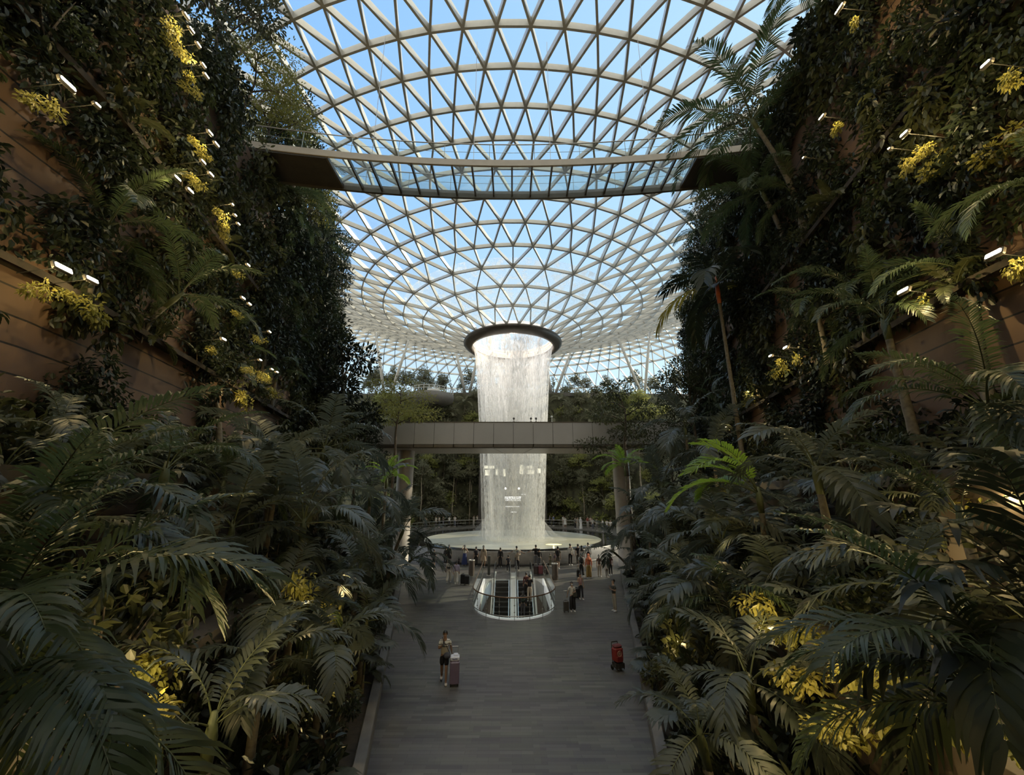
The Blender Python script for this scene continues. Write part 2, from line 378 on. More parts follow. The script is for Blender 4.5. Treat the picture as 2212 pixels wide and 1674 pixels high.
def water_mat(name, scale, lo, hi, amin, amax, col, emit=0, emcol=(1, 1, 1), mode='fall'):
    m = bpy.data.materials.new(name); m.use_nodes = True; nt = m.node_tree; nt.nodes.remove(nt.nodes['Principled BSDF']); out = nt.nodes['Material Output']
    tc = nd(nt, 'ShaderNodeTexCoord'); mp = nd(nt, 'ShaderNodeMapping'); mp.inputs['Scale'].default_value = scale
    nt.links.new(tc.outputs['Object'], mp.inputs['Vector'])
    n1 = nd(nt, 'ShaderNodeTexNoise', Scale=1.0, Detail=6.0, Roughness=.62, Distortion=.25); nt.links.new(mp.outputs[0], n1.inputs['Vector'])
    mr = nd(nt, 'ShaderNodeMapRange'); mr.inputs['From Min'].default_value = lo; mr.inputs['From Max'].default_value = hi; mr.inputs['To Min'].default_value = amin; mr.inputs['To Max'].default_value = amax
    nt.links.new(n1.outputs['Fac'], mr.inputs['Value']); fac = mr.outputs[0]
    if mode == 'fall':
        # broad soft ribbons of heavier water lower down, finer drops higher up
        mp2 = nd(nt, 'ShaderNodeMapping'); mp2.inputs['Scale'].default_value = (.8, .8, .035); nt.links.new(tc.outputs['Object'], mp2.inputs['Vector'])
        n2 = nd(nt, 'ShaderNodeTexNoise', Scale=1.0, Detail=3.0); nt.links.new(mp2.outputs[0], n2.inputs['Vector'])
        m2 = nd(nt, 'ShaderNodeMapRange'); m2.inputs['From Min'].default_value = .36; m2.inputs['From Max'].default_value = .66; m2.inputs['To Min'].default_value = .25; m2.inputs['To Max'].default_value = 1.4
        nt.links.new(n2.outputs['Fac'], m2.inputs['Value'])
        mu = nd(nt, 'ShaderNodeMath', operation='MULTIPLY', use_clamp=True); nt.links.new(fac, mu.inputs[0]); nt.links.new(m2.outputs[0], mu.inputs[1])
        sz = nd(nt, 'ShaderNodeSeparateXYZ'); nt.links.new(tc.outputs['Object'], sz.inputs[0]); m3 = nd(nt, 'ShaderNodeMapRange'); m3.inputs['From Min'].default_value = 4; m3.inputs['From Max'].default_value = 25; m3.inputs['To Min'].default_value = .50; m3.inputs['To Max'].default_value = 1.1
        nt.links.new(sz.outputs['Z'], m3.inputs['Value']); mu2 = nd(nt, 'ShaderNodeMath', operation='MULTIPLY', use_clamp=True); nt.links.new(mu.outputs[0], mu2.inputs[0]); nt.links.new(m3.outputs[0], mu2.inputs[1]); fac = mu2.outputs[0]
    t = nd(nt, 'ShaderNodeBsdfTransparent')
    d = nd(nt, 'ShaderNodeBsdfDiffuse'); d.inputs['Color'].default_value = c4(col)
    tr = nd(nt, 'ShaderNodeBsdfTranslucent'); tr.inputs['Color'].default_value = c4(col)
    md = nd(nt, 'ShaderNodeMixShader'); md.inputs['Fac'].default_value = .5; nt.links.new(d.outputs[0], md.inputs[1]); nt.links.new(tr.outputs[0], md.inputs[2])
    last = md
    if emit > 0:
        em = nd(nt, 'ShaderNodeEmission', Strength=emit); em.inputs['Color'].default_value = c4(emcol)
        ads = nd(nt, 'ShaderNodeAddShader'); nt.links.new(md.outputs[0], ads.inputs[0]); nt.links.new(em.outputs[0], ads.inputs[1]); last = ads
    mx = nd(nt, 'ShaderNodeMixShader'); nt.links.new(fac, mx.inputs['Fac']); nt.links.new(t.outputs[0], mx.inputs[1]); nt.links.new(last.outputs[0], mx.inputs[2])
    nt.links.new(mx.outputs[0], out.inputs['Surface']); return m

# the falls: nested curtains of water narrowing as they drop
M_fall1 = water_mat('fall_curtain_outer', (8.5, 8.5, 2.0), .43, .57, .03, .97, (.95, .95, .93))
M_fall2 = water_mat('fall_curtain_inner', (4.2, 4.2, .30), .40, .66, .12, .9, (.93, .94, .93))
M_mist = water_mat('mist', (.9, .9, .5), .35, .75, .0, .28, (.95, .95, .95), mode='mist')
wf = tag(empty('waterfall', (AX.x+.05, AX.y, 0)), 'tall round curtain waterfall dropping from the oculus into the pool', 'waterfall')
def fallr(z, r0, r1):
    t = max(0, (25.4-z)/24.1); return r0+(r1-r0)*(t**.62)
def shell(r0, r1, zt, zb, n=72, seg=30):
    mb = MB(); mb.lathe([(fallr(z, r0, r1), z) for z in [zt+(zb-zt)*i/seg for i in range(seg+1)]], n); return mb
shell(5.36, 3.72, 25.55, 1.3).obj('water_curtain', M_fall1, wf, True)
shell(5.1, 3.3, 25.45, 1.3).obj('water_curtain', M_fall2, wf, True)
shell(4.6, 2.6, 24.9, 1.3).obj('water_curtain', M_fall2, wf, True)
mb = MB()
mb.lathe([(3.7, 3.4), (3.8, 2.4), (4.2, 1.7), (4.9, 1.33)], 64); mb.obj('spray_mist', M_mist, wf, True)
mb = MB(); mb.lathe([(2.6, 5.0), (3.6, 3.4), (5.0, 1.9), (6.4, 1.35)], 64); mb.obj('spray_mist', M_mist, wf, True)
for z, e, col in ((24.3, 900, (1, .84, .74)), (19.5, 350, (1, .92, .86))):  # unseen point lights added inside the falls to brighten the water
    ld = bpy.data.lights.new('falls_fill_light', 'POINT'); ld.energy = e; ld.color = col; ld.shadow_soft_size = .02
    ld.specular_factor = 0; lo = bpy.data.objects.new('falls_fill_light', ld); C.objects.link(lo); lo.location = (AX.x, AX.y, z)
# water swirling in the glass funnel over the lattice
M_swirl = water_mat('swirling_water', (1.1, 1.1, 1.1), .50, .60, .22, .7, (.93, .96, .96), mode='swirl')
mb = MB(); mb.lathe([(5.4, 26.25)]+[(r, roof_h(r)+.75) for r in (6.6, 8, 9.5, 11, 12.5, 14.2)]+[(14.7, roof_h(14.7)+1.1)], 96)
tag(mb.obj('funnel_water', M_swirl, None, True, (AX.x, AX.y, 0)), 'thin sheet of rippling water running down the glass funnel', 'water')

# ------------------------------------------------------------------ floor with the escalator well cut out
WX = .13
def well_outline(k=0.0, n=28):
    pts = [(WX+2.35+k, 33.6), ]
    for i in range(n+1):
        a = -PI*i/n; pts.append((WX+(2.35+k)*math.cos(a), 26.2+(2.8+k)*math.sin(a)))
    pts.append((WX-2.35-k, 33.6)); return pts
bm = bmesh.new()
outer = [(-34,-8),(34,-8),(34,84),(-34,84)]
ed = []
for loop in (outer, well_outline()):
    vs = [bm.verts.new((x, y, 0)) for x, y in loop]
    for i in range(len(vs)): ed.append(bm.edges.new((vs[i], vs[(i+1) % len(vs)])))
bmesh.ops.triangle_fill(bm, use_beauty=True, use_dissolve=False, edges=ed, normal=(0, 0, 1))
me = bpy.data.meshes.new('floor'); bm.to_mesh(me); bm.free(); me.materials.append(M_floor)
structure(link('floor', me))

# ------------------------------------------------------------------ terraced planters and canyon walls
YS = [-8, -4, 0, 4, 8, 12, 16, 20, 24, 28, 32, 36]
M_kerb = mat('kerb_stone', (.115, .11, .105), .6, var=.25, vscale=2.5)
M_cap = mat('planter_cap', (.07, .06, .052), .55, var=.2)
def strip(mb, s, prof, y0=None, y1=None):
    ys = [y for y in YS if (y0 is None or y >= y0) and (y1 is None or y <= y1)]
    k = len(prof); vs = []
    for y in ys:
        for u, z in prof: vs.append((s*(wid(y)+u), y, z))
    fs = []
    for i in range(len(ys)-1):
        for j in range(k-1):
            f = (i*k+j, i*k+j+1, (i+1)*k+j+1, (i+1)*k+j); fs.append(f if s > 0 else tuple(reversed(f)))
    n = len(ys)
    fs.append(tuple(range(k)) if s < 0 else tuple(reversed(range(k)))); fs.append(tuple((n-1)*k+j for j in (reversed(range(k)) if s < 0 else range(k))))
    mb.add(vs, fs)
for s, sd in ((-1, 'left'), (1, 'right')):
    mb = MB(); strip(mb, s, [(0, 0), (0, .46), (.02, .5), (.28, .5), (.3, .48), (.3, .3)]); structure(mb.obj('trim_kerb_'+sd, M_kerb))
    mb = MB(); strip(mb, s, [(.3, 0), (.3, .40), (3.3, .55), (3.3, 0)]); structure(mb.obj('floor_planting_bed_'+sd, M_soil))
    mb = MB(); strip(mb, s, [(3.3, .3), (3.3, 3.55), (3.3, 3.9), (3.55, 3.9), (3.55, 3.7), (5.9, 3.75), (5.9, .3)]); structure(mb.obj('wall_lower_terrace_'+sd, M_ret))
    mb = MB(); strip(mb, s, [(2.95, 3.62), (2.95, 3.98), (3.5, 3.98), (3.5, 3.62)]); structure(mb.obj('trim_lower_terrace_'+sd, M_cap))
    mb = MB(); strip(mb, s, [(5.9, 3.6), (5.9, 6.9), (6.1, 6.9), (6.1, 6.75), (8, 6.8), (8, 3.6)]); structure(mb.obj('wall_middle_terrace_'+sd, M_ret))
    mb = MB(); strip(mb, s, [(5.7, 6.68), (5.7, 7.0), (6.12, 7.0), (6.12, 6.68)]); structure(mb.obj('trim_middle_terrace_'+sd, M_cap))
    top = 22.0 if s < 0 else 23.5
    mb = MB(); strip(mb, s, [(8, 6.0), (8, top), (40, top), (40, 0)]); structure(mb.obj('wall_'+sd, M_wall))
    for z in (11.2, 16.2):
        mb = MB(); strip(mb, s, [(7.5, z-.16), (7.5, z), (7.55, z), (7.55, z-.06), (8.02, z-.06), (8.02, z-.2)], 4); structure(mb.obj('trim_wall_planter_'+sd, M_soil))
mb = MB(); mb.box((0, -8.2, 12), (60, .4, 26)); structure(mb.obj('wall_back', M_wall))
# hillside round the pool and the garden deck on top of it
A0, A1 = math.radians(-40), math.radians(220)
M_hill = mat('hillside_planting', (.06, .062, .034), .95, var=.7, vscale=1.2, bump=.8)
def hillpt(u, z):
    # u -1..1 across, from a ring round the walkway up to the straight front edge of the garden deck
    a = PI/2+u*math.radians(112); b = Vector((AX.x-u*0+20.2*math.cos(a), AX.y+1.5+20.2*math.sin(a), 1.2)); t = (z-1.2)/24.3
    tp = Vector((-46*u, 74.6+2.5*abs(u), 25.5)); p = b.lerp(tp, t); p.z = z; return p
mb = MB(); zs = [1.2, 4, 6.5, 9, 12, 15, 18, 21, 25.3]; nu = 60
mb.add([hillpt(-1+2*k/nu, z)+Vector((0, .5*math.sin(z*2.2+k), 0)) for z in zs for k in range(nu+1)], [(i*(nu+1)+k, (i+1)*(nu+1)+k, (i+1)*(nu+1)+k+1, i*(nu+1)+k+1) for i in range(len(zs)-1) for k in range(nu)])
structure(mb.obj('wall_hillside', M_hill, None, True))
M_deck = mat('garden_deck', (.09, .085, .075), .7, var=.3)
mb = MB(); e = [hillpt(-1+2*k/nu, 25.3) for k in range(nu+1)]; n = nu+1
mb.add([p+Vector((0, .2, -.5)) for p in e]+[p+Vector((0, -.25, -.4)) for p in e]+[p+Vector((0, -.25, .3)) for p in e]+[Vector((p.x*1.1, 109, 25.6)) for p in e], [(k*n+i, k*n+i+1, (k+1)*n+i+1, (k+1)*n+i) for k in range(3) for i in range(n-1)])
structure(mb.obj('floor_garden_deck', M_deck))

# ------------------------------------------------------------------ pool
PX, PY = .05, 51.0
M_gran = mat('wet_black_granite', (.018, .018, .018), .10, var=.3, spec=.7)
M_pwall = mat('pool_wall_stone', (.27, .26, .25), .45, var=.15)
pl = tag(empty('pool_basin', (PX, 52.75, 0)), 'round raised pool basin with grey stone wall and black granite terrace', 'pool')
mb = MB(); mb.lathe([(13.25, .16), (13.25, 1.16), (13.2, 1.22)], 120); mb.obj('basin_wall', M_pwall, pl, True)
mb = MB(); mb.lathe([(13.3, 0), (13.3, .16), (13.2, .17)], 120); mb.obj('plinth', M_black, pl, True)
mb = MB(); mb.lathe([(13.2, 1.22), (12.4, 1.225), (11.2, 1.23), (9.0, 1.23), (6.0, 1.23), (.01, 1.23)], 120); mb.obj('granite_terrace', M_gran, pl, True)
mb = MB(); mb.lathe([(10.75, 1.22), (10.75, 1.30), (10.6, 1.31), (10.55, 1.22)], 120, (0, PY-52.75, 0)); mb.obj('inner_rim', M_gran, pl, True)
def pool_mat():
    m = bpy.data.materials.new('pool_water'); m.use_nodes = True; nt = m.node_tree; b = nt.nodes['Principled BSDF']
    tc = nd(nt, 'ShaderNodeTexCoord'); n1 = nd(nt, 'ShaderNodeTexNoise', Scale=.16, Detail=2.0); nt.links.new(tc.outputs['Object'], n1.inputs['Vector'])
    r = nd(nt, 'ShaderNodeValToRGB'); r.color_ramp.elements[0].position = .35; r.color_ramp.elements[1].position = .68
    r.color_ramp.elements[0].color = (.42, .46, .43, 1); r.color_ramp.elements[1].color = (.54, .52, .38, 1)
    nt.links.new(n1.outputs['Fac'], r.inputs['Fac']); nt.links.new(r.outputs['Color'], b.inputs['Base Color'])
    b.inputs['Roughness'].default_value = .22
    nt.links.new(r.outputs['Color'], b.inputs['Emission Color']); b.inputs['Emission Strength'].default_value = .06
    n2 = nd(nt, 'ShaderNodeTexNoise', Scale=3.5, Detail=4.0); nt.links.new(tc.outputs['Object'], n2.inputs['Vector'])
    bp = nd(nt, 'ShaderNodeBump', Strength=.12, Distance=.05); nt.links.new(n2.outputs['Fac'], bp.inputs['Height']); nt.links.new(bp.outputs['Normal'], b.inputs['Normal'])
    return m
mb = MB(); mb.lathe([(10.56, 1.285), (8, 1.285), (5, 1.285), (2, 1.285), (.01, 1.285)], 96)
tag(mb.obj('pool_water', pool_mat(), None, True, (PX, PY, 0)), 'milky greenish water filling the round pool under the falls', 'water')
M_glow = mat('pool_glare_disc', (1, .85, .4), .3, emit=(1, .80, .34), es=1.6)  # glare on the water, made as a glowing disc with an added light
for (px, py, lb) in ((1196, 1176, 'glowing yellow disc standing for glare on the pool right of the falls'),):
    p = atz(px, py, 1.29); t = tag(empty('pool_glare', p), lb, 'lamp')
    mb = MB(); mb.ellipsoid((0, 0, 0), (.85, .6, .012), 20, 6); mb.obj('lens', M_glow, t, True)
    ld = bpy.data.lights.new('pool_glare_light', 'POINT'); ld.energy = 14; ld.color = (1, .8, .35); ld.shadow_soft_size = .01
    lo = bpy.data.objects.new('pool_glare_light', ld); C.objects.link(lo); lo.parent = t; lo.location = (0, 0, .35)
# raised walkway ring behind the pool
mb = MB(); mb.lathe([(13.35, 0), (13.35, 1.3), (21, 1.34), (21, 0)], 80, (PX, 52.75, 0), math.radians(-8), math.radians(188)); structure(mb.obj('floor_walkway', mat('walkway_stone', (.12, .115, .105), .3, var=.25)))
rl = tag(empty('walkway_railing', (PX, 52.75, 1.34)), 'low steel railing curving along the far edge of the pool walkway', 'railing')
a0, a1 = math.radians(18), math.radians(162)
for z, rr in ((1.0, .03), (.55, .018)):
    mb = MB(); mb.tube([(15.6*math.cos(a0+(a1-a0)*i/60), 15.6*math.sin(a0+(a1-a0)*i/60), z) for i in range(61)], rr, 6); mb.obj('rail', M_steel, rl, True)
for i in range(31):
    a = a0+(a1-a0)*i/30; mb = MB(); mb.tube([(15.6*math.cos(a), 15.6*math.sin(a), 0), (15.6*math.cos(a), 15.6*math.sin(a), 1.0)], .018, 6); mb.obj('post', M_steel, rl)

# ------------------------------------------------------------------ shop front seen through the falls
M_shopw = mat('shop_wall', (.05, .045, .04), .6, var=.3)
M_litwin = mat('lit_window', (.9, .85, .6), .4, emit=(1, .93, .70), es=1.3)
M_sign = mat('sign_letters', (.95, .95, .95), .4, emit=(1, 1, 1), es=2.2)
sh = tag(empty('shop_building', (.1, 68.4, 1.3)), 'dark shop facade with lit upper windows seen through the falls', 'building')
mb = MB(); mb.box((0, .6, 6.2), (11.4, 1.2, 12.4)); mb.box((0, 0, 11.3), (11.6, .3, .25)); mb.box((0, -.05, 3.6), (5.6, .2, .12)); mb.obj('facade', M_shopw, sh)
def facade_pt(px, py): return aty(px, py, 68.38)-Vector((.1, 68.4, 1.3))
for x0, y0, x1, y1 in ((1046,1006,1068,1012),(1048,1015,1058,1027),(1071,1013,1076,1026),(1087,1013,1092,1029),(1122,1004,1133,1024),(1135,1006,1150,1012),(1137,1015,1154,1024),(1160,1012,1168,1022)):
    a, b = facade_pt(x0, y0), facade_pt(x1, y1); c = (a+b)/2
    mb = MB(); mb.box((c.x, -.06, c.z), (abs(b.x-a.x), .08, abs(a.z-b.z))); f = mb.obj('window', M_litwin, sh)
for x in (1104, 1128):
    mb = MB(); p = facade_pt(1092 if x == 1104 else 1121, 1055); mb.ellipsoid((p.x, -.15, p.z), (.17, .12, .17), 12, 8); mb.obj('wall_lamp', mat('shop_lamp', (1, 1, .9), .3, emit=(1, .97, .85), es=6), sh, True)
for x0, x1, y in ((1091,1126,1073),(1092,1125,1081),(1092,1122,1094),(1103,1116,1106),(1126,1137,1068)):
    a, b = facade_pt(x0, y), facade_pt(x1, y); mb = MB(); mb.box(((a.x+b.x)/2, -.12, a.z), (abs(b.x-a.x), .1, .06)); mb.obj('light_strip', M_sign, sh)
tcu = bpy.data.curves.new('sign', 'FONT'); tcu.body = 'PIADIONKAAIY'; tcu.size = .62; tcu.align_x = 'CENTER'; tcu.align_y = 'CENTER'; tcu.extrude = .03; tcu.offset = .012
to = bpy.data.objects.new('tmp_sign', tcu); C.objects.link(to); bpy.context.view_layer.update()
me = bpy.data.meshes.new_from_object(to.evaluated_get(bpy.context.evaluated_depsgraph_get())); bpy.data.objects.remove(to)
me.materials.clear(); me.materials.append(M_sign)
p = facade_pt(1107.5, 1076.5); sg = tag(link('shop_sign', me), 'white lit letters of the shop sign seen through the falls', 'sign')
sg.location = Vector((.1, 68.4, 1.3))+Vector((p.x, -.17, p.z)); sg.rotation_euler = (PI/2, 0, 0)
xs = [v.co.x for v in me.vertices]; sg.scale = (2.75/(max(xs)-min(xs)), 1, 1)

# ------------------------------------------------------------------ grey panelled footbridge
M_panel = mat('bridge_panel', (.41, .405, .41), .5, .15, var=.05, vscale=.6)
M_edge = mat('bridge_edge', (.085, .075, .065), .4, .3, var=.1)
M_soff = mat('bridge_soffit', (.26, .22, .18), .45, .2, var=.1)
fb = tag(empty('footbridge', (0, 37, 10.6)), 'grey metal-clad footbridge crossing in front of the falls', 'bridge')
n0 = -9
for i in range(-9, 9):
    mb = MB(); mb.bevbox((.13+1.87*(i+.5), .06, 1.40), (1.845, .12, 2.05), .012); mb.obj('fascia_panel', M_panel, fb)
    mb = MB(); mb.bevbox((.13+1.87*(i+.5), .02, .19), (1.85, .14, .36), .05); mb.obj('edge_trim', M_edge, fb)
mb = MB(); mb.box((.1, 2.7, .08), (34, 5.2, .16)); mb.obj('soffit', M_soff, fb)
mb = MB(); mb.box((.1, 2.7, .8), (34, 5.1, .3)); mb.box((.1, .16, 1.35), (34, .08, 2.0)); mb.box((.1, 5.3, 1.3), (34, .12, 2.3)); mb.obj('deck', M_edge, fb)
mb = MB(); mb.bar((-16.9, .06, 2.46), (17.1, .06, 2.46), .2, .06); mb.obj('coping', M_bronze, fb)
mb = MB()
for x in (-1.74, .13, 2.0):
    mb.bar((x, .1, -.005), (x*1.0+(0 if abs(x) < 1 else -.9*x/abs(x)), 5.2, -.005), .02, .02)
mb.obj('soffit_joint', M_black, fb)
M_col1 = mat('column_cladding', (.30, .26, .22), .5, .1, var=.08); M_col2 = mat('column_base_cladding', (.46, .42, .38), .5, var=.08)
for x in (-10.5, 10.75):
    mb = MB(); mb.lathe([(.78, -7.1), (.78, 0)], 32, (x, 2.6, 0)); mb.lathe([(.80, -7.15), (.80, -7.05)], 32, (x, 2.6, 0)); c = mb.obj('column', M_col1, fb, True)
    mb = MB(); mb.lathe([(.86, -10.6), (.86, -10.4), (.8, -10.35), (.8, -7.1)], 32, (x, 2.6, 0)); mb.obj('column_base', M_col2, c, True)
for k, (px, kind) in enumerate(((1110, 0), (1147, 0), (1158, 0), (1192, 1))):
    p = aty(px, 911, 37.06); t = tag(empty('mast_light', (p.x, 37.06, 13.09)), ['small dark spotlight on the footbridge parapet, leftmost of the four', 'small dark spotlight on the footbridge parapet, left one of the close pair', 'small dark spotlight on the footbridge parapet, right one of the close pair', 'white round-headed lamp on the footbridge parapet, tallest of the four'][k], 'light', 'lights along the footbridge parapet')
    hh = .42 if kind else .26
    mb = MB(); mb.tube([(0, 0, 0), (0, 0, hh)], .03, 8); mb.lathe([(.09, 0), (.09, .03), (.03, .04)], 12); mb.obj('pole', M_white if kind else M_dsteel, t)
    mb = MB(); mb.ellipsoid((0, 0, hh+.06), (.1, .1, .12), 12, 8); mb.obj('lamp_head', M_white if kind else M_dsteel, t, True)

# ------------------------------------------------------------------ glass-floored canopy bridge high overhead
cb = tag(empty('glass_bridge', (0, 0, 23.05)), 'curved high walkway with a glass floor hung under the glass roof', 'bridge')
def yn(x): return 16.85-.0069*x*x
def yf(x): return 19.0-.0076*x*x
N = 24; X0, X1 = -14.2, 14.2
xs = [X0+(X1-X0)*i/N for i in range(N+1)]
def curved(nm, yfun, z0, z1, t, m, zoff=0):
    mb = MB()
    for a, b in zip(xs, xs[1:]):
        P = [(a, yfun(a)-t/2), (b, yfun(b)-t/2), (b, yfun(b)+t/2), (a, yfun(a)+t/2)]
        mb.add([(x, y, z0) for x, y in P]+[(x, y, z1) for x, y in P], [(3,2,1,0),(4,5,6,7),(0,1,5,4),(2,3,7,6)])
    return mb.obj(nm, m, cb)
M_fasc = mat('pale_fascia', (.42, .38, .33), .45, .2, var=.06)
curved('near_fascia', yn, -.05, .32, .12, M_fasc); curved('far_fascia', yf, -.22, .25, .14, M_edge)
half = 9.4; np_ = 18
gx = [-half+2*half*i/np_ for i in range(np_+1)]
for a, b in zip(gx, gx[1:]):
    mb = MB(); mb.add([(a+.04, yn(a)+.06, .06), (b-.04, yn(b)+.06, .06), (b-.04, yf(b)-.07, .06), (a+.04, yf(a)-.07, .06)], [(0, 1, 2, 3)]); mb.obj('floor_pane', M_bglass, cb)
for a in gx:
    mb = MB(); mb.bar((a, yn(a), -.02), (a, yf(a), -.02), .09, .2); mb.obj('cross_beam', M_edge, cb)
for s in (-1, 1):
    mb = MB(); e = [half+.05, 11.0, 12.4, 14.2]
    for a, b in zip(e, e[1:]):
        P = [(s*a, yn(a)), (s*b, yn(b)), (s*b, yf(b)), (s*a, yf(a))]
        mb.add([(x, y, -.15) for x, y in P]+[(x, y, .15) for x, y in P], [(0,1,2,3),(7,6,5,4),(0,4,5,1),(1,5,6,2),(2,6,7,3),(3,7,4,0)])
    mb.obj('end_slab', mat('dark_soffit', (.025, .022, .02), .6, var=.2), cb)
for nm, yfun, t in (('near', yn, 0), ('far', yf, 0)):
    mb = MB()
    for a, b in zip(xs, xs[1:]): mb.add([(a, yfun(a), .3), (b, yfun(b), .3), (b, yfun(b), 1.32), (a, yfun(a), 1.32)], [(0, 1, 2, 3)])
    mb.obj('balustrade_glass', M_balu, cb)
    for z, rr in ((1.38, .03), (.85, .012)):
        mb = MB(); mb.tube([(x, yfun(x)+.02, z) for x in xs], rr, 6); mb.obj('handrail', M_steel, cb, True)
    for x in xs[1::2]:
        mb = MB(); mb.tube([(x, yfun(x)+.03, .3), (x, yfun(x)+.03, 1.38)], .016, 6); mb.obj('baluster', M_steel, cb)
for k, px in enumerate((805, 1022, 1190, 1404)):
    p = aty(px, 340, 16.6); top = roof_h(math.hypot(p.x-AX.x, p.y-AX.y))
    mb = MB(); mb.tube([(0, 0, 0), (0, 0, top-23.3)], .014, 6)
    tag(mb.obj('suspension_cable', M_steel, None, False, (p.x, yn(p.x), 23.35)), ['leftmost thin cable hanging from the roof to the glass bridge', 'thin bridge cable from the roof just left of the middle', 'thin bridge cable from the roof just right of the middle', 'rightmost thin cable hanging from the roof to the glass bridge'][k], 'cable', 'cables holding the glass bridge')

# ------------------------------------------------------------------ roof props on the garden deck
def roofhit(px, py):
    d = ray(px, py); t = 30.0
    while t < 140:
        p = Vector((0, 0, CAMZ))+d*t; r = math.hypot(p.x-AX.x, p.y-AX.y)
        if p.y > 45 and r > 7 and p.z >= roof_h(r, math.atan2(p.y-AX.y, p.x-AX.x)): return p
        t += .1
    return p
PR = [((833,822),(810,728)),((846,822),(883,738)),((1006,836),(985,745)),((1014,836),(1032,775)),((1191,838),(1176,772)),((1199,838),(1233,738)),((1384,826),(1336,732)),((1390,826),(1406,738))]
PL = ['leaning white roof prop at far left, its left arm', 'leaning white roof prop at far left, its right arm', 'white roof prop just left of the falls, leaning left', 'white roof prop just left of the falls, leaning right behind the water', 'white roof prop just right of the falls, leaning left behind the water', 'white roof prop just right of the falls, leaning right', 'leaning white roof prop at far right, its left arm', 'leaning white roof prop at far right, its right arm']
for (b, t), lb in zip(PR, PL):
    p = aty(b[0], b[1], 76.6); p.z = 25.6; q = aty(t[0], t[1], 70.5); r = math.hypot(q.x-AX.x, q.y-AX.y); q.z = roof_h(r, math.atan2(q.y-AX.y, q.x-AX.x))+.05
    o = tag(empty('roof_prop', p), lb, 'column', 'white props holding the roof')
    mb = MB(); mb.tube([(0, 0, 0), tuple((q-p)*.5), tuple(q-p)], [.24, .30, .2], 12); mb.obj('shaft', M_white, o, True)
    mb = MB(); mb.lathe([(.4, 0), (.4, .08), (.25, .14), (.2, .3)], 16); mb.obj('foot', M_steel, o, True)
# curved lookout deck on the far hillside, left of the falls
lk = tag(empty('lookout_deck', aty(930, 868, 71.2)), 'curved grey lookout deck with white railing left of the falls', 'deck')
mb = MB(); mb.lathe([(.05, -.5), (3.0, -.5), (4.2, .1), (4.3, 1.15), (4.15, 1.2), (.05, 1.2)], 40); mb.obj('deck_slab', mat('lookout_fascia', (.16, .155, .145), .6, var=.12), lk, True)
for z in (2.2, 1.75):
    mb = MB(); mb.tube([(4.1*math.cos(a), 4.1*math.sin(a), z) for a in [PI*(-1.05+1.1*i/30) for i in range(31)]], .04, 6); mb.obj('rail', M_white, lk, True)
for i in range(16):
    a = PI*(-1.05+1.1*i/15); mb = MB(); mb.tube([(4.1*math.cos(a), 4.1*math.sin(a), 1.2), (4.1*math.cos(a), 4.1*math.sin(a), 2.2)], .04, 6); mb.obj('post', M_white, lk)
mb = MB(); mb.bevbox((.6, -.6, 1.75), (2.2, 1.2, 1.1), .1); mb.obj('bench_block', M_white, lk)
# polished slide sculpture seen through the falls
M_mirror = mat('polished_steel', (.16, .15, .145), .22, .85, var=.15)
sc_ = tag(empty('slide_sculpture', aty(1122, 838, 77.5)), 'rounded dark polished-metal slide sculpture seen through the falls', 'sculpture')
mb = MB(); mb.ellipsoid((0, 0, 2.3), (4.0, 1.6, 2.0), 28, 14, rot=Matrix.Rotation(-.35, 3, 'Y')); mb.obj('curved_shell', M_mirror, sc_, True)
mb = MB(); mb.tube([(-2.6, -.4, 0), (-2.2, -.4, 1.6)], .3, 10); mb.tube([(2.4, -.4, 0), (2.0, -.4, 2.2)], .3, 10); mb.obj('support', M_steel, sc_, True)

# ------------------------------------------------------------------ escalator well
M_wood = mat('brown_timber_lining', (.13, .085, .06), .5, var=.2, vscale=4)
ew = tag(empty('escalator_well', (WX, 0, 0)), 'rounded white-rimmed escalator opening in the grey floor', 'opening')
def wall_from(outl, z0, z1):
    mb = MB(); n = len(outl); mb.add([(x-WX, y, z0) for x, y in outl]+[(x-WX, y, z1) for x, y in outl], [(i, i+1, n+i+1, n+i) for i in range(n-1)]); return mb
wall_from(well_outline(0), -6.4, .05).obj('well_wall', M_wood, ew, True)
o1, o2 = well_outline(.02), well_outline(-.13); n = len(o1)
mb = MB(); mb.add([(x-WX, y, .012) for x, y in o1]+[(x-WX, y, .09) for x, y in o1]+[(x-WX, y, .09) for x, y in o2]+[(x-WX, y, -.45) for x, y in o2],
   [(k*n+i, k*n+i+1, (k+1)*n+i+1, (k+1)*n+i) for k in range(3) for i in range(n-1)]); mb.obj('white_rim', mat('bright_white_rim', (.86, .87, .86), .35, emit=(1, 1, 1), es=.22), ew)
for s in (-1, 1):
    mb = MB(); x0, x1 = s*1.62, s*2.33
    def zz(y): return -.95-.50*(33.6-y)
    ys_ = [33.58-1.0*i for i in range(10)]
    pts = []
    for y in ys_:
        lim = 2.33 if y > 26.2 else 2.33*math.sqrt(max(0, 1-((26.2-y)/2.75)**2))
        pts.append((min(1.62, lim), max(lim, 0), y))
    vs = []
    for a, b, y in pts: vs += [(s*a, y, zz(y)), (s*b, y, zz(y))]
    mb.add(vs, [(2*i, 2*i+1, 2*i+3, 2*i+2) for i in range(len(pts)-1)]); mb.obj('timber_slope', M_wood, ew)
    mb = MB(); mb.bevbox((s*1.98, 33.5, -.42), (.72, .12, 1.0), .02)
    o = mb.obj('white_parapet', M_white, ew)
    mb = MB(); k = [ (s*(1.62+.72*t), 33.5-2.6*t*t, .02-.10*t) for t in [i/10 for i in range(11)]]
    mb.add([p for p in k]+[(x, y, -1.0-.5*(33.5-y)*.6) for x, y, z in k], [(i, i+1, 12+i, 11+i) for i in range(10)]); mb.obj('curved_parapet', M_white, ew, True)
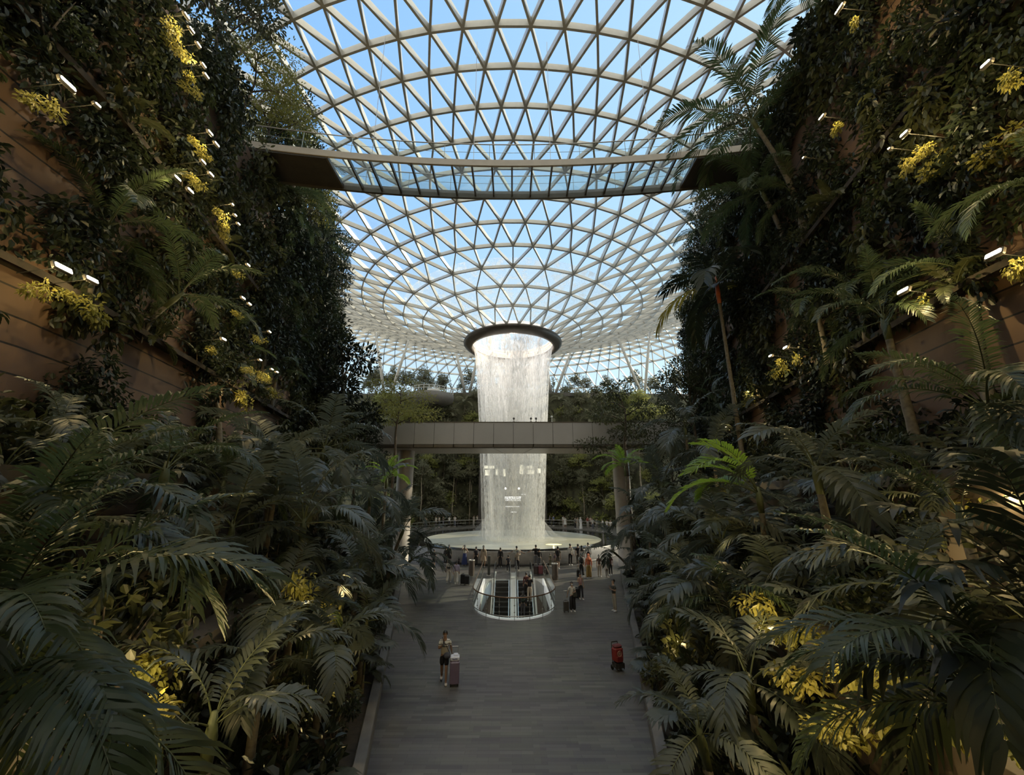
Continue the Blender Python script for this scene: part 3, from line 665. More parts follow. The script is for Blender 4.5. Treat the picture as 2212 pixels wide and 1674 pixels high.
mb = MB(); mb.box((0, 28, -6.4), (5, 12, .1)); mb.obj('lower_floor', M_edge, ew)
# balustrade round the opening
bo = [p for p in well_outline(.12)]; bo = [(WX+2.47, 35.2)]+bo[0:]+[(WX-2.47, 35.2)]
bl = tag(empty('well_balustrade', (WX, 0, 0)), 'curved glass balustrade with bronze handrail around the escalator opening', 'balustrade')
n = len(bo); mb = MB(); mb.add([(x-WX, y, .08) for x, y in bo]+[(x-WX, y, 1.08) for x, y in bo], [(i, i+1, n+i+1, n+i) for i in range(n-1)]); mb.obj('glass_panel', M_balu, bl, True)
mb = MB(); mb.tube([(x-WX, y, 1.12) for x, y in bo], .035, 8); mb.obj('handrail', mat('bronze_rail', (.20, .12, .075), .35, .6, var=.1), bl, True)
mb = MB(); mb.tube([(x-WX, y, .22) for x, y in bo], .025, 8); mb.obj('lower_rail', M_steel, bl, True)
for i in range(1, n-1, 3):
    x, y = bo[i]; mb = MB(); mb.tube([(x-WX, y, 0), (x-WX, y, 1.1)], .016, 6); mb.ellipsoid((x-WX, y, .75), (.04, .04, .04), 8, 6); mb.ellipsoid((x-WX, y, .42), (.04, .04, .04), 8, 6); mb.obj('post', M_steel, bl)
# two escalators
SL = math.tan(math.radians(30)); YT = 33.45
M_step = mat('escalator_step', (.035, .035, .036), .5, .4, var=.2); M_comb = mat('comb_plate', (.55, .55, .53), .3, .8, var=.05)
M_tread = mat('step_edge', (.13, .12, .115), .45, .5, var=.1)
M_belt = mat('handrail_belt', (.012, .012, .012), .45, var=.1)
for k, (cx, lb) in enumerate(((-.76, 'empty escalator going down on the left of the white divider'), (.96, 'right-hand escalator carrying two riders up'))):
    es = tag(empty('escalator', (cx, YT, 0)), lb, 'escalator', 'pair of escalators in the floor opening')
    for i in range(25):
        y = -.40*i; z = y*SL*(1 if i else 0) if i > 1 else -.06*i
        z = -max(0, (i-.8))*.40*SL
        mb = MB(); mb.box((0, y-.2, z-.14), (1.0, .40, .27)); st = mb.obj('step', M_step, es)
        mb = MB(); mb.box((0, y-.385, z+.0), (1.0, .035, .012)); mb.obj('step_edge', M_tread, st)
    mb = MB(); mb.box((0, .12, .012), (1.06, .24, .024)); mb.obj('comb_plate', M_comb, es)
    mb = MB(); mb.box((0, 1.4, .006), (1.06, 2.3, .012)); mb.obj('landing_plate', mat('landing_plate', (.17, .16, .165), .4, .5, var=.15), es)
    L = 9.6
    for s in (-1, 1):
        x = s*.60
        pr = [(2.6, .0), (.3, 0), (-L, -(L+.3-.0)*SL+.17)]
        mb = MB(); mb.add([(x, y, z+.12) for y, z in pr]+[(x, y, z+.92) for y, z in pr], [(0,1,4,3),(1,2,5,4)]); mb.obj('glass_side', M_balu, es)
        mb = MB()
        pts = [(x, 2.75, .30), (x, 2.95, .55), (x, 2.85, .85), (x, 2.6, .97), (x, .3, .97), (x, -L, pr[2][1]+.97)]
        mb.tube(pts, .042, 8); mb.obj('handrail', M_belt, es, True)
        mb = MB()
        for (ya, za), (yb, zb) in zip(pr, pr[1:]): mb.bar((x, ya, za+.08), (x, yb, zb+.08), .12, .16)
        mb.obj('skirt', M_white, es)
mb = MB(); mb.bar((.1, YT+.2, .06), (.1, YT-9.6, -5.6), .36, .12); mb.box((.1, YT+1.2, .06), (.36, 2.2, .12))
tag(mb.obj('escalator_divider', mat('divider_white', (.82, .83, .82), .3, .3, var=.05)), 'bright white strip dividing the two escalators', 'divider')
for s in (-1, 1):
    mb = MB(); x = WX+s*1.58; mb.bar((x, YT+.1, .05), (x, YT-9.4, -5.45), .14, .22)
    tag(mb.obj('escalator_side_trim', M_white), 'white sloping trim along the %s side of the escalators' % ('left' if s < 0 else 'right'), 'trim')
# bins and post near the escalator
for px, py, lb in ((1018, 1243, 'tall round steel bin left of the escalator opening'), (1199, 1252, 'tall round steel bin right of the escalator opening')):
    p = atz(px, py); t = tag(empty('litter_bin', p), lb, 'bin')
    mb = MB(); mb.lathe([(.24, 0), (.25, .03), (.25, 1.12)], 24); mb.obj('bin_body', mat('bin_bronze', (.17, .14, .125), .35, .6, var=.1), t, True)
    mb = MB(); mb.lathe([(.25, 1.12), (.265, 1.14), (.265, 1.19), (.2, 1.2), (.17, 1.17), (.17, 1.0), (.01, 1.0)], 24); mb.obj('bin_rim', M_steel, t, True)
p = atz(1056, 1243); t = tag(empty('info_post', p), 'dark grey upright information post at the top of the escalators', 'post')
mb = MB(); mb.bevbox((0, 0, .75), (.22, .16, 1.5), .02); mb.obj('post_body', mat('post_grey', (.07, .075, .07), .4, .3, var=.1), t)
mb = MB(); mb.bevbox((0, 0, .02), (.34, .28, .04), .01); mb.obj('foot_plate', M_steel, t)
# ------------------------------------------------------------------ plants: leaf, frond, shrub, palm and tree builders
def rv(r): 
    while True:
        v = Vector((r.uniform(-1, 1), r.uniform(-1, 1), r.uniform(-1, 1)))
        if .05 < v.length < 1: return v
def leaf(mb, p, d, n, L, W, r, mi=0, fold=.25):
    d = d.normalized(); s = d.cross(n)
    if s.length < .01: s = d.cross(Vector((1, 0, .3)))
    s.normalize(); n2 = s.cross(d)
    a, b = p+d*L*.30, p+d*L*.66; h = n2*W*fold
    mb.add([p, a+s*W*.46+h, b+s*W*.42+h*.9, p+d*L-n2*W*.12, b-s*W*.42+h*.9, a-s*W*.46+h], [(0, 1, 2, 3), (0, 3, 4, 5)], mi)
def leaflet(mb, p, d, wd, L, W, drop, mi=0):
    d = d.normalized(); wd = wd.normalized(); g = Vector((0, 0, -1))
    p1 = p+d*L*.35+g*drop*L*.10; p2 = p+d*L*.70+g*drop*L*.40; p3 = p+d*L*.97+g*drop*L*.95
    mb.add([p-wd*W*.2, p+wd*W*.2, p1+wd*W*.5, p1-wd*W*.5, p2+wd*W*.42, p2-wd*W*.42, p3], [(0, 1, 2, 3), (3, 2, 4, 5), (5, 4, 6)], mi)
def frond_mesh(name, mats, L=2.6, n=34, ll=.55, lw=.045, a0=1.1, a1=-.6, vee=.35, petiole=.18, drop=.45, sweep=1.0, seed=1, tipl=.35, rr=.016):
    r = random.Random(seed); mb = MB(); N = 16; pts = [Vector((0, 0, 0))]; ang = []
    for i in range(N):
        a = a0+(a1-a0)*((i/(N-1))**1.15); ang.append(a); pts.append(pts[-1]+Vector((math.cos(a), 0, math.sin(a)))*L/N)
    mb.tube(pts, [rr*(1.15-i/N) for i in range(N+1)], 4, 1)
    for k in range(n):
        t = petiole+(1-petiole)*(k+.5)/n; f = t*N; i = min(N-1, int(f)); p = pts[i].lerp(pts[i+1], f-i)
        a = ang[i]; T = Vector((math.cos(a), 0, math.sin(a))); Nn = Vector((-math.sin(a), 0, math.cos(a)))
        q = (t-petiole)/(1-petiole); prof = (.45+.55*math.sin(min(1, q*1.9)*PI/2)) * (1-(1-tipl)*max(0, (q-.45)/.55)**1.3)
        for s in (-1, 1):
            sw = sweep*(1-.45*q)+r.uniform(-.07, .07); v = vee+r.uniform(-.12, .12)
            d = (Vector((0, s, 0))*math.sin(sw)+T*math.cos(sw))*math.cos(v)+Nn*math.sin(v)
            wd = T-d*d.dot(T)
            wd = (wd.normalized()+Nn*r.uniform(-.25, .25)).normalized()
            leaflet(mb, p, d, wd, ll*prof*r.uniform(.88, 1.08), lw*(.6+.4*prof), drop*r.uniform(.7, 1.3))
    return mb.mesh(name, mats, True)
def fan_mesh(name, mats, R=.55, n=18, pet=.7, a0=1.0, seed=1, spread=2.3):
    r = random.Random(seed); mb = MB(); pts = []
    for i in range(7):
        t = i/6; pts.append(Vector((pet*t*math.cos(a0*(1-.5*t)), 0, pet*t*math.sin(a0))))
    mb.tube(pts, .010, 4, 1); c = pts[-1]
    X = Vector((math.cos(.2), 0, -.1)).normalized(); Z = Vector((.25, 0, 1)).normalized()
    for k in range(n):
        a = (k/(n-1)-.5)*2*spread; d = X*math.cos(a)+Vector((0, 1, 0))*math.sin(a)
        leaflet(mb, c, d+Z*.12, d.cross(Z), R*r.uniform(.9, 1.05), R*.17, .35)
    return mb.mesh(name, mats)
def blob_mesh(name, mats, n, rad, L, W, seed, hang=.0, shellp=.55, stems=0, bot=True, sub=0):
    r = random.Random(seed); mb = MB(); cs = [(Vector((0, 0, 0)), 1.0)]
    if sub: cs = [(Vector((r.uniform(-.65, .65), r.uniform(-.65, .65), r.uniform(-.6, .6))), r.uniform(.35, .55)) for _ in range(sub)]
    for i in range(n):
        c, k = cs[i % len(cs)]; u = rv(r).normalized(); q = (shellp+(1-shellp)*r.random())
        p = Vector(((c.x+u.x*q*k)*rad[0], (c.y+u.y*q*k)*rad[1], (c.z+u.z*q*k)*rad[2]))
        d = u*.6+rv(r)*.7+Vector((0, 0, -hang)); nn = u+Vector((0, 0, .8))+rv(r)*.5
        leaf(mb, p, d, nn, L*r.uniform(.65, 1.25), W*r.uniform(.75, 1.2), r, 0, r.uniform(-.1, .35))
    for i in range(stems):
        u = rv(r); mb.tube([(0, 0, -rad[2]), (u.x*rad[0]*.4, u.y*rad[1]*.4, 0), (u.x*rad[0]*.75, u.y*rad[1]*.75, abs(u.z)*rad[2]*.7)], [.025, .018, .008], 5, 1)
    return mb.mesh(name, mats)

def fronds_set(prefix, m, k, **kw):
    out = []
    for i, (a0, a1) in enumerate(((1.35, .15), (1.0, -.55), (.62, -.95), (.2, -1.25))[:k]):
        out.append(frond_mesh(prefix, [m, M_stem], a0=a0, a1=a1, seed=i*7+3, **kw))
    return out
F = {
 'feather': fronds_set('frond', M_palm, 4, L=3.0, n=44, ll=.62, lw=.045, vee=.30, drop=.5),
 'broad': fronds_set('frond', M_broad, 4, L=2.3, n=22, ll=.66, lw=.088, vee=.22, drop=.42, sweep=1.12, tipl=.55),
 'bright': fronds_set('frond', M_bright, 4, L=2.2, n=28, ll=.55, lw=.06, vee=.35, drop=.35, sweep=1.0),
 'dark': fronds_set('frond', M_dark, 4, L=2.9, n=20, ll=.80, lw=.12, vee=.2, drop=.5, sweep=1.0, tipl=.5),
 'yellow': fronds_set('frond', M_yellow, 4, L=2.9, n=22, ll=.70, lw=.10, vee=.1, drop=.6, sweep=.9, tipl=.5),
 'fern': fronds_set('frond', M_shrub2, 4, L=1.1, n=26, ll=.22, lw=.05, vee=.15, drop=.3, petiole=.12, rr=.008),
 'split': fronds_set('split_leaf', M_broad, 4, L=1.25, n=9, ll=.40, lw=.095, vee=.08, drop=.35, petiole=.52, sweep=1.15, tipl=.5, rr=.013),
 'fan': [fan_mesh('fan_leaf', [M_broad, M_stem], a0=a, seed=i) for i, a in enumerate((1.25, .9, .55, .3))],
 'farpalm': fronds_set('frond', M_far, 4, L=2.2, n=16, ll=.55, lw=.11, vee=.3, drop=.5),
}
def trunk_mb(h, r0, r1, lean, seed, rings=True):
    r = random.Random(seed); mb = MB(); n = max(6, int(h*4)); pts = []; rad = []
    bx, by = lean
    for i in range(n+1):
        t = i/n; pts.append((bx*t*t, by*t*t, h*t)); rad.append((r0+(r1-r0)*t)*(1.0+(.10 if i % 2 and rings else 0))*(1.25 if i == 0 else 1))
    mb.tube(pts, rad, 8); return mb, Vector(pts[-1])
def palm(P, h, kind='feather', nf=10, sc=1.0, seed=0, lean=(0, 0), trunk=True, shaft=None, name=None, bias=None, lowest=4, tr=.085, nyel=0, bark=None, first=0):
    r = random.Random(seed+101); t = empty(name or {'fan': 'fan_palm', 'fern': 'fern', 'split': 'split_leaf_philodendron'}.get(kind, 'palm'), P, 0)
    top = Vector((0, 0, .05))
    if trunk and h > .4:
        mb, top = trunk_mb(h, tr*1.25, tr*.8, lean, seed); mb.obj('trunk', bark or M_palmbark, t, True)
        d = Vector((lean[0]*2, lean[1]*2, h)).normalized()
        k = 2.6 if shaft else 1; mb = MB(); mb.tube([top-d*.15, top+d*.25*k, top+d*.6*k], [tr*.85*(1.25 if shaft else 1), tr*1.05*(1.2 if shaft else 1), tr*.45], 8); mb.obj('crownshaft', shaft or M_stem, t, True); top = top+d*.4*k
    part = {'fan': 'fan_leaf', 'split': 'leaf'}.get(kind, 'frond')
    for i in range(nf):
        az = i*2.39996+seed*1.3
        if bias is not None: az = bias[0]+(r.random()-.5)*2*bias[1]
        lev = min(lowest-1, first+int(i*(lowest-first)/nf)); K = F['yellow'] if i >= nf-nyel else F[kind]
        o = link(part, K[lev], t); o.location = top; s = sc*r.uniform(.85, 1.12)
        o.rotation_euler = (r.uniform(-.25, .25), r.uniform(-.12, .12), az); o.scale = (s, s, s)
        if i >= nf-nyel: o['label'] = 'yellowing frond'
    return t

SH = {
 'small': [blob_mesh('foliage', [M_shrub, M_bark], 620, (.8, .8, .75), .13, .07, s, sub=7, stems=6) for s in (1, 2)],
 'medium': [blob_mesh('foliage', [M_shrub2, M_bark], 330, (.85, .85, .8), .22, .10, s, sub=6, stems=6) for s in (3, 4)],
 'large': [blob_mesh('foliage', [M_dark, M_bark], 170, (.8, .8, .8), .36, .17, s, sub=5, stems=5) for s in (5, 6)],
 'wall': [blob_mesh('foliage', [M_shrub, M_bark], 900, (.45, 1.25, 1.2), .17, .085, s, hang=.6, sub=9) for s in (7, 8, 9)],
 'wallb': [blob_mesh('foliage', [M_shrub2, M_bark], 480, (.45, 1.2, 1.1), .26, .11, s, hang=.7, sub=8) for s in (10, 11)],
 'walld': [blob_mesh('foliage', [M_dark, M_bark], 760, (.5, 1.25, 1.25), .20, .10, s, hang=.5, sub=9) for s in (12, 13)],
 'vine': [blob_mesh('foliage', [M_shrub, M_bark], 520, (.32, .55, 1.7), .17, .085, s, hang=1.0, sub=9) for s in (14, 15)],
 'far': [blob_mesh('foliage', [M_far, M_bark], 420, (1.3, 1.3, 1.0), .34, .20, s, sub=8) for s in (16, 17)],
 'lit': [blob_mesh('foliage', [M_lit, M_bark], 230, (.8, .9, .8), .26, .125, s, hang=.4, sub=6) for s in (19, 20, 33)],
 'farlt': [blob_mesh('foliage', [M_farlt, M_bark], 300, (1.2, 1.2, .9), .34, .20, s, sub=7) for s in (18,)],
}
def shrub(P, kind, sc=1.0, seed=0, name=None, rz=None, rx=0, scz=1.0):
    r = random.Random(seed*3+5); me = SH[kind][seed % len(SH[kind])]
    o = link(name or 'shrub', me); o.location = P; o.rotation_euler = (rx, 0, r.uniform(0, 6.28) if rz is None else rz); s = sc*r.uniform(.9, 1.12); o.scale = (s, s, s*scz)
    return o

def tree_meshes(m, seed, h=5.0, cr=2.0, ch=1.6, nb=7, leaves=2200, L=.16, W=.08, flat=1.0, tr=.09, split=.45, bark=None, hang=.1, nc=14):
    r = random.Random(seed); tm = MB(); lm = MB()
    n = 10; pts = [Vector((math.sin(i*.7+seed)*.05*i/3, math.cos(i*.9+seed)*.05*i/3, h*i/n)) for i in range(n+1)]
    tm.tube(pts, [tr*(1.3-i*.09) for i in range(n+1)], 8)
    cc = []
    for b in range(nb):
        i0 = int(n*(split+(1-split)*b/nb)); p0 = pts[i0]; az = b*2.4+r.uniform(-.4, .4); rr = cr*r.uniform(.55, .95)*(1-.35*b/nb)
        e = Vector((math.cos(az)*rr, math.sin(az)*rr, p0.z+ch*r.uniform(.15, .75)*(1-.2*flat)))
        m1 = p0.lerp(e, .5)+Vector((0, 0, ch*.12*r.uniform(.3, 1.6)))
        tm.tube([p0, m1, e], [tr*.5, tr*.33, tr*.12], 6); cc += [e, m1.lerp(e, .45)]
    cc.append(pts[-1]+Vector((0, 0, ch*.2)))
    while len(cc) < nc: cc.append(cc[r.randrange(len(cc))]+Vector((r.uniform(-.5, .5)*cr*.6, r.uniform(-.5, .5)*cr*.6, r.uniform(-.2, .4)*ch)))
    for i in range(leaves):
        c = cc[i % len(cc)]; u = rv(r); k = cr*.42
        p = c+Vector((u.x*k, u.y*k, u.z*k*.55/flat)); d = u+rv(r)*.6+Vector((0, 0, -hang))
        leaf(lm, p, d, Vector((0, 0, 1))+rv(r)*.6, L*r.uniform(.7, 1.2), W*r.uniform(.8, 1.2), r)
    return tm.mesh('trunk', [bark or M_bark], True), lm.mesh('crown', [m])
TR = {
 'fine': [tree_meshes(M_fine, s, 4.6, 2.7, 1.4, 8, 3400, .15, .07, 1.6, .075, .5) for s in (21, 22)],
 'flat': [tree_meshes(M_shrub2, s, 4.6, 2.8, 1.3, 8, 3600, .17, .08, 1.6, .085, .3) for s in (41,)],
 'dense': [tree_meshes(M_dark, s, 5.0, 1.7, 2.2, 10, 3000, .20, .10, .8, .08, .35) for s in (23, 24)],
 'green': [tree_meshes(M_shrub2, s, 5.2, 2.2, 2.2, 9, 3400, .18, .085, .9, .085, .4) for s in (25, 26)],
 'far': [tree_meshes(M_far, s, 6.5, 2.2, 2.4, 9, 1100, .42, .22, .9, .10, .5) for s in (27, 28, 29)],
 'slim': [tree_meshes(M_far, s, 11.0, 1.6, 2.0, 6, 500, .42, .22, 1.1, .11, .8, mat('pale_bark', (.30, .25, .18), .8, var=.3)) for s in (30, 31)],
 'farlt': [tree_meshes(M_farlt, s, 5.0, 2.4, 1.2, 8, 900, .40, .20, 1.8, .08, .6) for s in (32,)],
}
def tree(P, kind, sc=1.0, seed=0, rz=None, scz=1.0, name='tree'):
    tm, cm = TR[kind][seed % len(TR[kind])]; t = empty(name, P, seed*1.9 if rz is None else rz, sc); t.scale.z = sc*scz
    link('trunk', tm, t); link('crown', cm, t); return t

PLANTS = []   # (object, description, category, zone words)
DROP = set()
def reg(o, desc, cat, zone, ref=None):
    PLANTS.append((o, desc, cat, zone, proj(ref if ref is not None else o.location))); return o
def tier(u): return .5 if u < 3.3 else 3.75 if u < 5.9 else 6.8
SIDE = {-1: 'left', 1: 'right'}
def zone(s, u, y, z=None):
    a = 'on the %s wall' % SIDE[s] if u > 6.4 and (z or 0) > 8.3 else ['in the %s path-side bed' % SIDE[s], 'on the %s lower terrace' % SIDE[s], 'on the %s middle terrace' % SIDE[s]][0 if u < 3.3 else 1 if u < 5.9 else 2]
    if a.endswith('wall'):
        a = ('low ' if z < 11.3 else 'midway up ' if z < 16.2 else 'high ')+a
        a = a.replace('low on', 'low on').replace('high on', 'high on')
    b = 'in the foreground' if y < 9.5 else 'partway along' if y < 20 else 'toward the footbridge'
    return a+' '+b

# --- hero palms, placed by where they stand in the photograph: px, py of crown, distance, kind, fronds, size
HERO = [
 # left side
 (-25,1235,4.6,'feather',8,.95,(.15,.9)), (-60,1350,3.9,'feather',6,.8,(-.1,.8)), (-70,1540,3.4,'feather',8,.8,(.2,.9)),
 (590,1030,14,'broad',9,1.0,None), (700,975,18,'broad',9,1.05,None), (655,1140,12,'broad',9,.95,None), (800,1075,21,'broad',9,1.0,None), (868,1150,25,'broad',9,1.0,None),
 (882,1208,27,'broad',8,1.0,(-.3,1.6)), (500,1150,10.5,'broad',8,.9,None), (770,1250,16,'broad',9,.9,None), (600,1330,10.5,'broad',8,.8,None), (480,1060,12,'feather',8,.75,None),
 (852,1100,31,'broad',8,.9,None), (565,1455,8.6,'broad',7,.7,None), (835,1040,27,'bright',9,1.0,None), (700,1420,10.5,'broad',7,.7,None), (420,1250,8.5,'broad',6,.7,None), (790,1350,15,'broad',8,.75,None),
 (445,780,16,'feather',10,.95,None), (560,610,20,'feather',10,1.0,None), (590,430,19,'feather',11,1.0,None), (640,360,20,'feather',11,1.05,None), (370,640,11,'feather',8,.8,None), (560,740,22,'feather',9,.9,None),
 (455,1590,6.6,'broad',7,.75,None), (120,940,7.0,'broad',6,.6,None),
 # right side
 (1625,262,13.4,'feather',13,1.3,None), (1650,420,15,'feather',11,1.05,None), (1780,190,12,'feather',9,.9,None),
 (1552,640,20,'dark',12,1.45,None), (1630,690,20.6,'dark',10,1.15,None), (1912,700,9.8,'feather',9,.75,None), (2140,900,7.0,'feather',8,.85,(3.0,1.2)), (2100,600,8.0,'feather',8,.75,(3.0,1.5)),
 (1560,1185,14,'broad',9,1.0,None), (1640,1215,13,'broad',9,1.0,None), (1480,1130,20,'broad',8,.95,None), (1700,1330,10.5,'broad',9,.9,None), (1560,1340,12.5,'broad',9,.95,None),
 (1350,1015,29,'bright',9,1.1,None), (1400,1130,25,'broad',9,1.0,None), (1430,1060,24,'broad',9,1.0,None), (1640,1075,11.5,'bright',6,1.2,(2.5,1.2)), (1620,1490,9.2,'broad',8,.8,None),
 (1520,1600,8.2,'broad',7,.7,None), (1830,1360,8.0,'broad',8,.85,None), (1990,1290,6.6,'broad',8,.85,None), (1740,1180,12,'broad',8,.95,None),
 (2290,1420,4.2,'dark',7,.8,(3.1,.8)), (2270,1600,3.6,'feather',7,.7,(2.9,.9)), (1480,930,24,'broad',9,1.05,None), (1540,980,21,'broad',8,.95,None), (1330,1190,31,'broad',7,.9,None), (1470,1260,18,'broad',8,.9,None), (2080,1130,7.2,'feather',7,.7,None),
]
DESC = {'feather': 'dark green feather palm', 'broad': 'grey-green broad-leaflet palm', 'bright': 'bright yellow-green palm', 'dark': 'dark palm with wide drooping leaflets'}
for i, (px, py, Y, kind, nf, sc, bias) in enumerate(HERO):
    c = aty(px, py, Y); s = -1 if c.x < 0 else 1; u = abs(c.x)-wid(Y); u = max(.75, min(7.2, u))
    x = s*(wid(Y)+u); bz = tier(u)
    if u > 6.4 and c.z > 12.2: bz = 11.05 if c.z < 19 else 16.05; x = s*(wid(Y)+7.72); o = shrub((x-s*.12, Y-.1, bz+.35), 'medium' if i % 2 else 'small', .7, i); reg(o, 'bushy ledge shrub', 'shrub', zone(s, 7.7, Y, bz+.3))
    h = max(.35, c.z-bz-.3)
    if kind == 'broad' and Y > 9: sc *= 1.28
    if kind == 'feather' and Y > 9: sc *= 1.1
    t = palm((x, Y, bz), h, kind, nf, sc, i, ((c.x-x)*.9, 0), shaft=M_redshaft if kind == 'dark' and px < 1700 else None, bias=bias, lowest=4 if kind != 'bright' else 3, nyel=2 if px == 1552 else 0, first=1 if px in (1625, 1650, 1552, 1630) else 0, tr=.06+.012*min(h, 3))
    reg(t, DESC[kind], 'palm', zone(s, u, Y, bz if u <= 6.4 else c.z), c)

# --- fill planting
def jitter(r, lo, hi): return r.uniform(lo, hi)
rr = random.Random(5)
for s in (-1, 1):
    # path-side bed
    y = 6.0; i = 0
    while y < 35:
        for u in (.75, 1.7, 2.7):
            yy = y+rr.uniform(-.6, .6); uu = u+rr.uniform(-.3, .3); k = rr.random(); x = s*(wid(yy)+uu); sd = int(rr.random()*999)
            if s > 0 and yy < 9.2 and u < 1.2: continue
            if u < 1:
                if k < .34: o = palm((x, yy, .5), rr.uniform(.3, .8), 'fan', 9, rr.uniform(.8, 1.1), sd, tr=.04); reg(o, 'small fan palm', 'palm', zone(s, uu, yy))
                elif k < .6: o = palm((x, yy, .5), .1, 'fern', 12, rr.uniform(.6, .9), sd, trunk=False); reg(o, 'low arching fern', 'fern', zone(s, uu, yy))
                else: o = shrub((x, yy, 1.0), ['small', 'medium', 'large'][int(rr.random()*3)], .68, sd); reg(o, 'low leafy shrub', 'shrub', zone(s, uu, yy))
            else:
                kk = ['small', 'medium', 'large', 'medium'][int(rr.random()*4)]
                o = shrub((x, yy, 1.25+.35*(u > 2)), kk, rr.uniform(1.0, 1.35), sd, scz=rr.uniform(.9, 1.4)); reg(o, {'small': 'dense small-leaved shrub', 'medium': 'olive green leafy shrub', 'large': 'dark large-leaved shrub'}[kk], 'shrub', zone(s, uu, yy))
        y += 1.55
    # more palms rising out of the bed and the lower terrace
    for k in range(13):
        yy = 9+k*2.0+rr.uniform(-.5, .5); uu = rr.uniform(1.2, 2.9) if k % 2 else rr.uniform(3.6, 5.2); sd = 300+k+(50 if s > 0 else 0)
        o = palm((s*(wid(yy)+uu), yy, tier(uu)), rr.uniform(1.3, 3.4), 'broad' if rr.random() < .7 else 'feather', 8, rr.uniform(.75, .98), sd, (rr.uniform(-.3, .3), 0)); reg(o, 'slender young palm', 'palm', zone(s, uu, yy))
    # lower terrace
    y = 4.5
    while y < 35:
        for u in (3.5, 4.6, 5.5):
            yy = y+rr.uniform(-.6, .6); uu = u+rr.uniform(-.2, .25); sd = int(rr.random()*999); kk = ['small', 'medium', 'large', 'vine'][int(rr.random()*4)]
            if u < 4 and rr.random() < .55:
                o = shrub((s*(wid(yy)+3.1), yy, 3.2), 'vine', rr.uniform(.7, .95), sd, 'trailing_creeper', 0 if s < 0 else PI); reg(o, 'trailing creeper', 'creeper', zone(s, 3.4, yy))
            else:
                if kk == 'vine': kk = 'medium'
                o = shrub((s*(wid(yy)+uu), yy, 4.4), kk, rr.uniform(.9, 1.3), sd, scz=rr.uniform(.9, 1.4)); reg(o, {'small': 'dense small-leaved shrub', 'medium': 'olive green leafy shrub', 'large': 'dark large-leaved shrub'}[kk], 'shrub', zone(s, uu, yy))
        y += 1.8
    # middle terrace: split-leaf philodendrons along the edge, shrubs behind
    y = 5.2
    while y < 34:
        yy = y+rr.uniform(-.3, .3); sd = int(rr.random()*999)
        if y < 22: o = palm((s*(wid(yy)+6.15), yy, 6.85), .1, 'split', 11, rr.uniform(.85, 1.15), sd, trunk=False); reg(o, 'split-leaf philodendron', 'plant', zone(s, 6.2, yy))
        else: o = shrub((s*(wid(yy)+6.1), yy, 7.3), 'large', .9, sd); reg(o, 'dark large-leaved shrub', 'shrub', zone(s, 6.2, yy))
        if rr.random() < .75:
            kk = 'small' if rr.random() < .5 else 'medium'
            o = shrub((s*(wid(yy)+7.2), yy+.5, 7.6), kk, rr.uniform(.8, 1.25), sd+1, scz=1.3); reg(o, 'shrub at the wall foot', 'shrub', zone(s, 7.2, yy))
        if rr.random() < .45:
            o = shrub((s*(wid(yy)+5.75), yy, 6.0), 'vine', rr.uniform(.6, .9), sd, 'trailing_creeper', 0 if s < 0 else PI); reg(o, 'trailing creeper', 'creeper', zone(s, 5.95, yy))
        y += 1.25
    # wall creepers
    holes = [(100,225,70),(75,425,70),(55,620,75),(300,790,65),(535,865,60)] if s < 0 else [(1985,770,80),(2125,720,80),(1885,840,45),(2180,420,50),(1925,1050,50)]
    z = 8.0; row = 0
    while z < 24.5:
        y = 5.2+(row % 2)*.9
        while y < 37:
            yy = y+rr.uniform(-.4, .4); zz = z+rr.uniform(-.4, .4); p = Vector((s*(wid(yy)+7.75), yy, zz)); q = proj(p)
            sc = .95+.012*yy; sd = int(rr.random()*999)
            if q[1] > -260 and -260 < q[0] < 2470 and not any(math.hypot(q[0]-a, q[1]-b) < c for a, b, c in holes) and rr.random() < .93:
                k = ['wall', 'walld', 'wallb', 'walld', 'vine'][int(rr.random()*5)]
                ang = math.atan(.23)*(-s)
                o = shrub(p, k, sc*(1.0 if k != 'vine' else 1.1), sd, {'vine': 'hanging_vine'}.get(k, 'wall_creeper'), ang+(PI if rr.random() < .5 else 0))
                reg(o, {'wall': 'leafy green creeper', 'wallb': 'olive large-leaved creeper', 'walld': 'dark glossy creeper', 'vine': 'long hanging vine'}[k], 'creeper', zone(s, 7.7, yy, zz), p)
            y += 1.75+.02*y
        z += 1.5; row += 1
    # wall planter ledges: tufts, ferns and a few palms
    for zl in (11.1, 16.1):
        y = 6
        while y < 35:
            yy = y+rr.uniform(-.4, .4); k = rr.random(); sd = int(rr.random()*999); x = s*(wid(yy)+7.6)
            if k < .3: o = palm((x, yy, zl), .1, 'fern', 11, rr.uniform(.9, 1.3), sd, trunk=False); reg(o, 'arching fern', 'fern', zone(s, 7.7, yy, zl+.3))
            elif k < .48: o = palm((x, yy, zl), rr.uniform(.5, 2.2), 'feather', 8, rr.uniform(.6, .85), sd); reg(o, 'dark green feather palm', 'palm', zone(s, 7.7, yy, zl+.3))
            elif k < .85: o = shrub((x, yy, zl+.55), ['medium', 'large', 'small'][sd % 3], rr.uniform(.8, 1.1), sd); reg(o, 'bushy ledge shrub', 'shrub', zone(s, 7.7, yy, zl+.3))
            y += 2.6
    # trees on top of the walls
    topz = 22.0 if s < 0 else 23.5
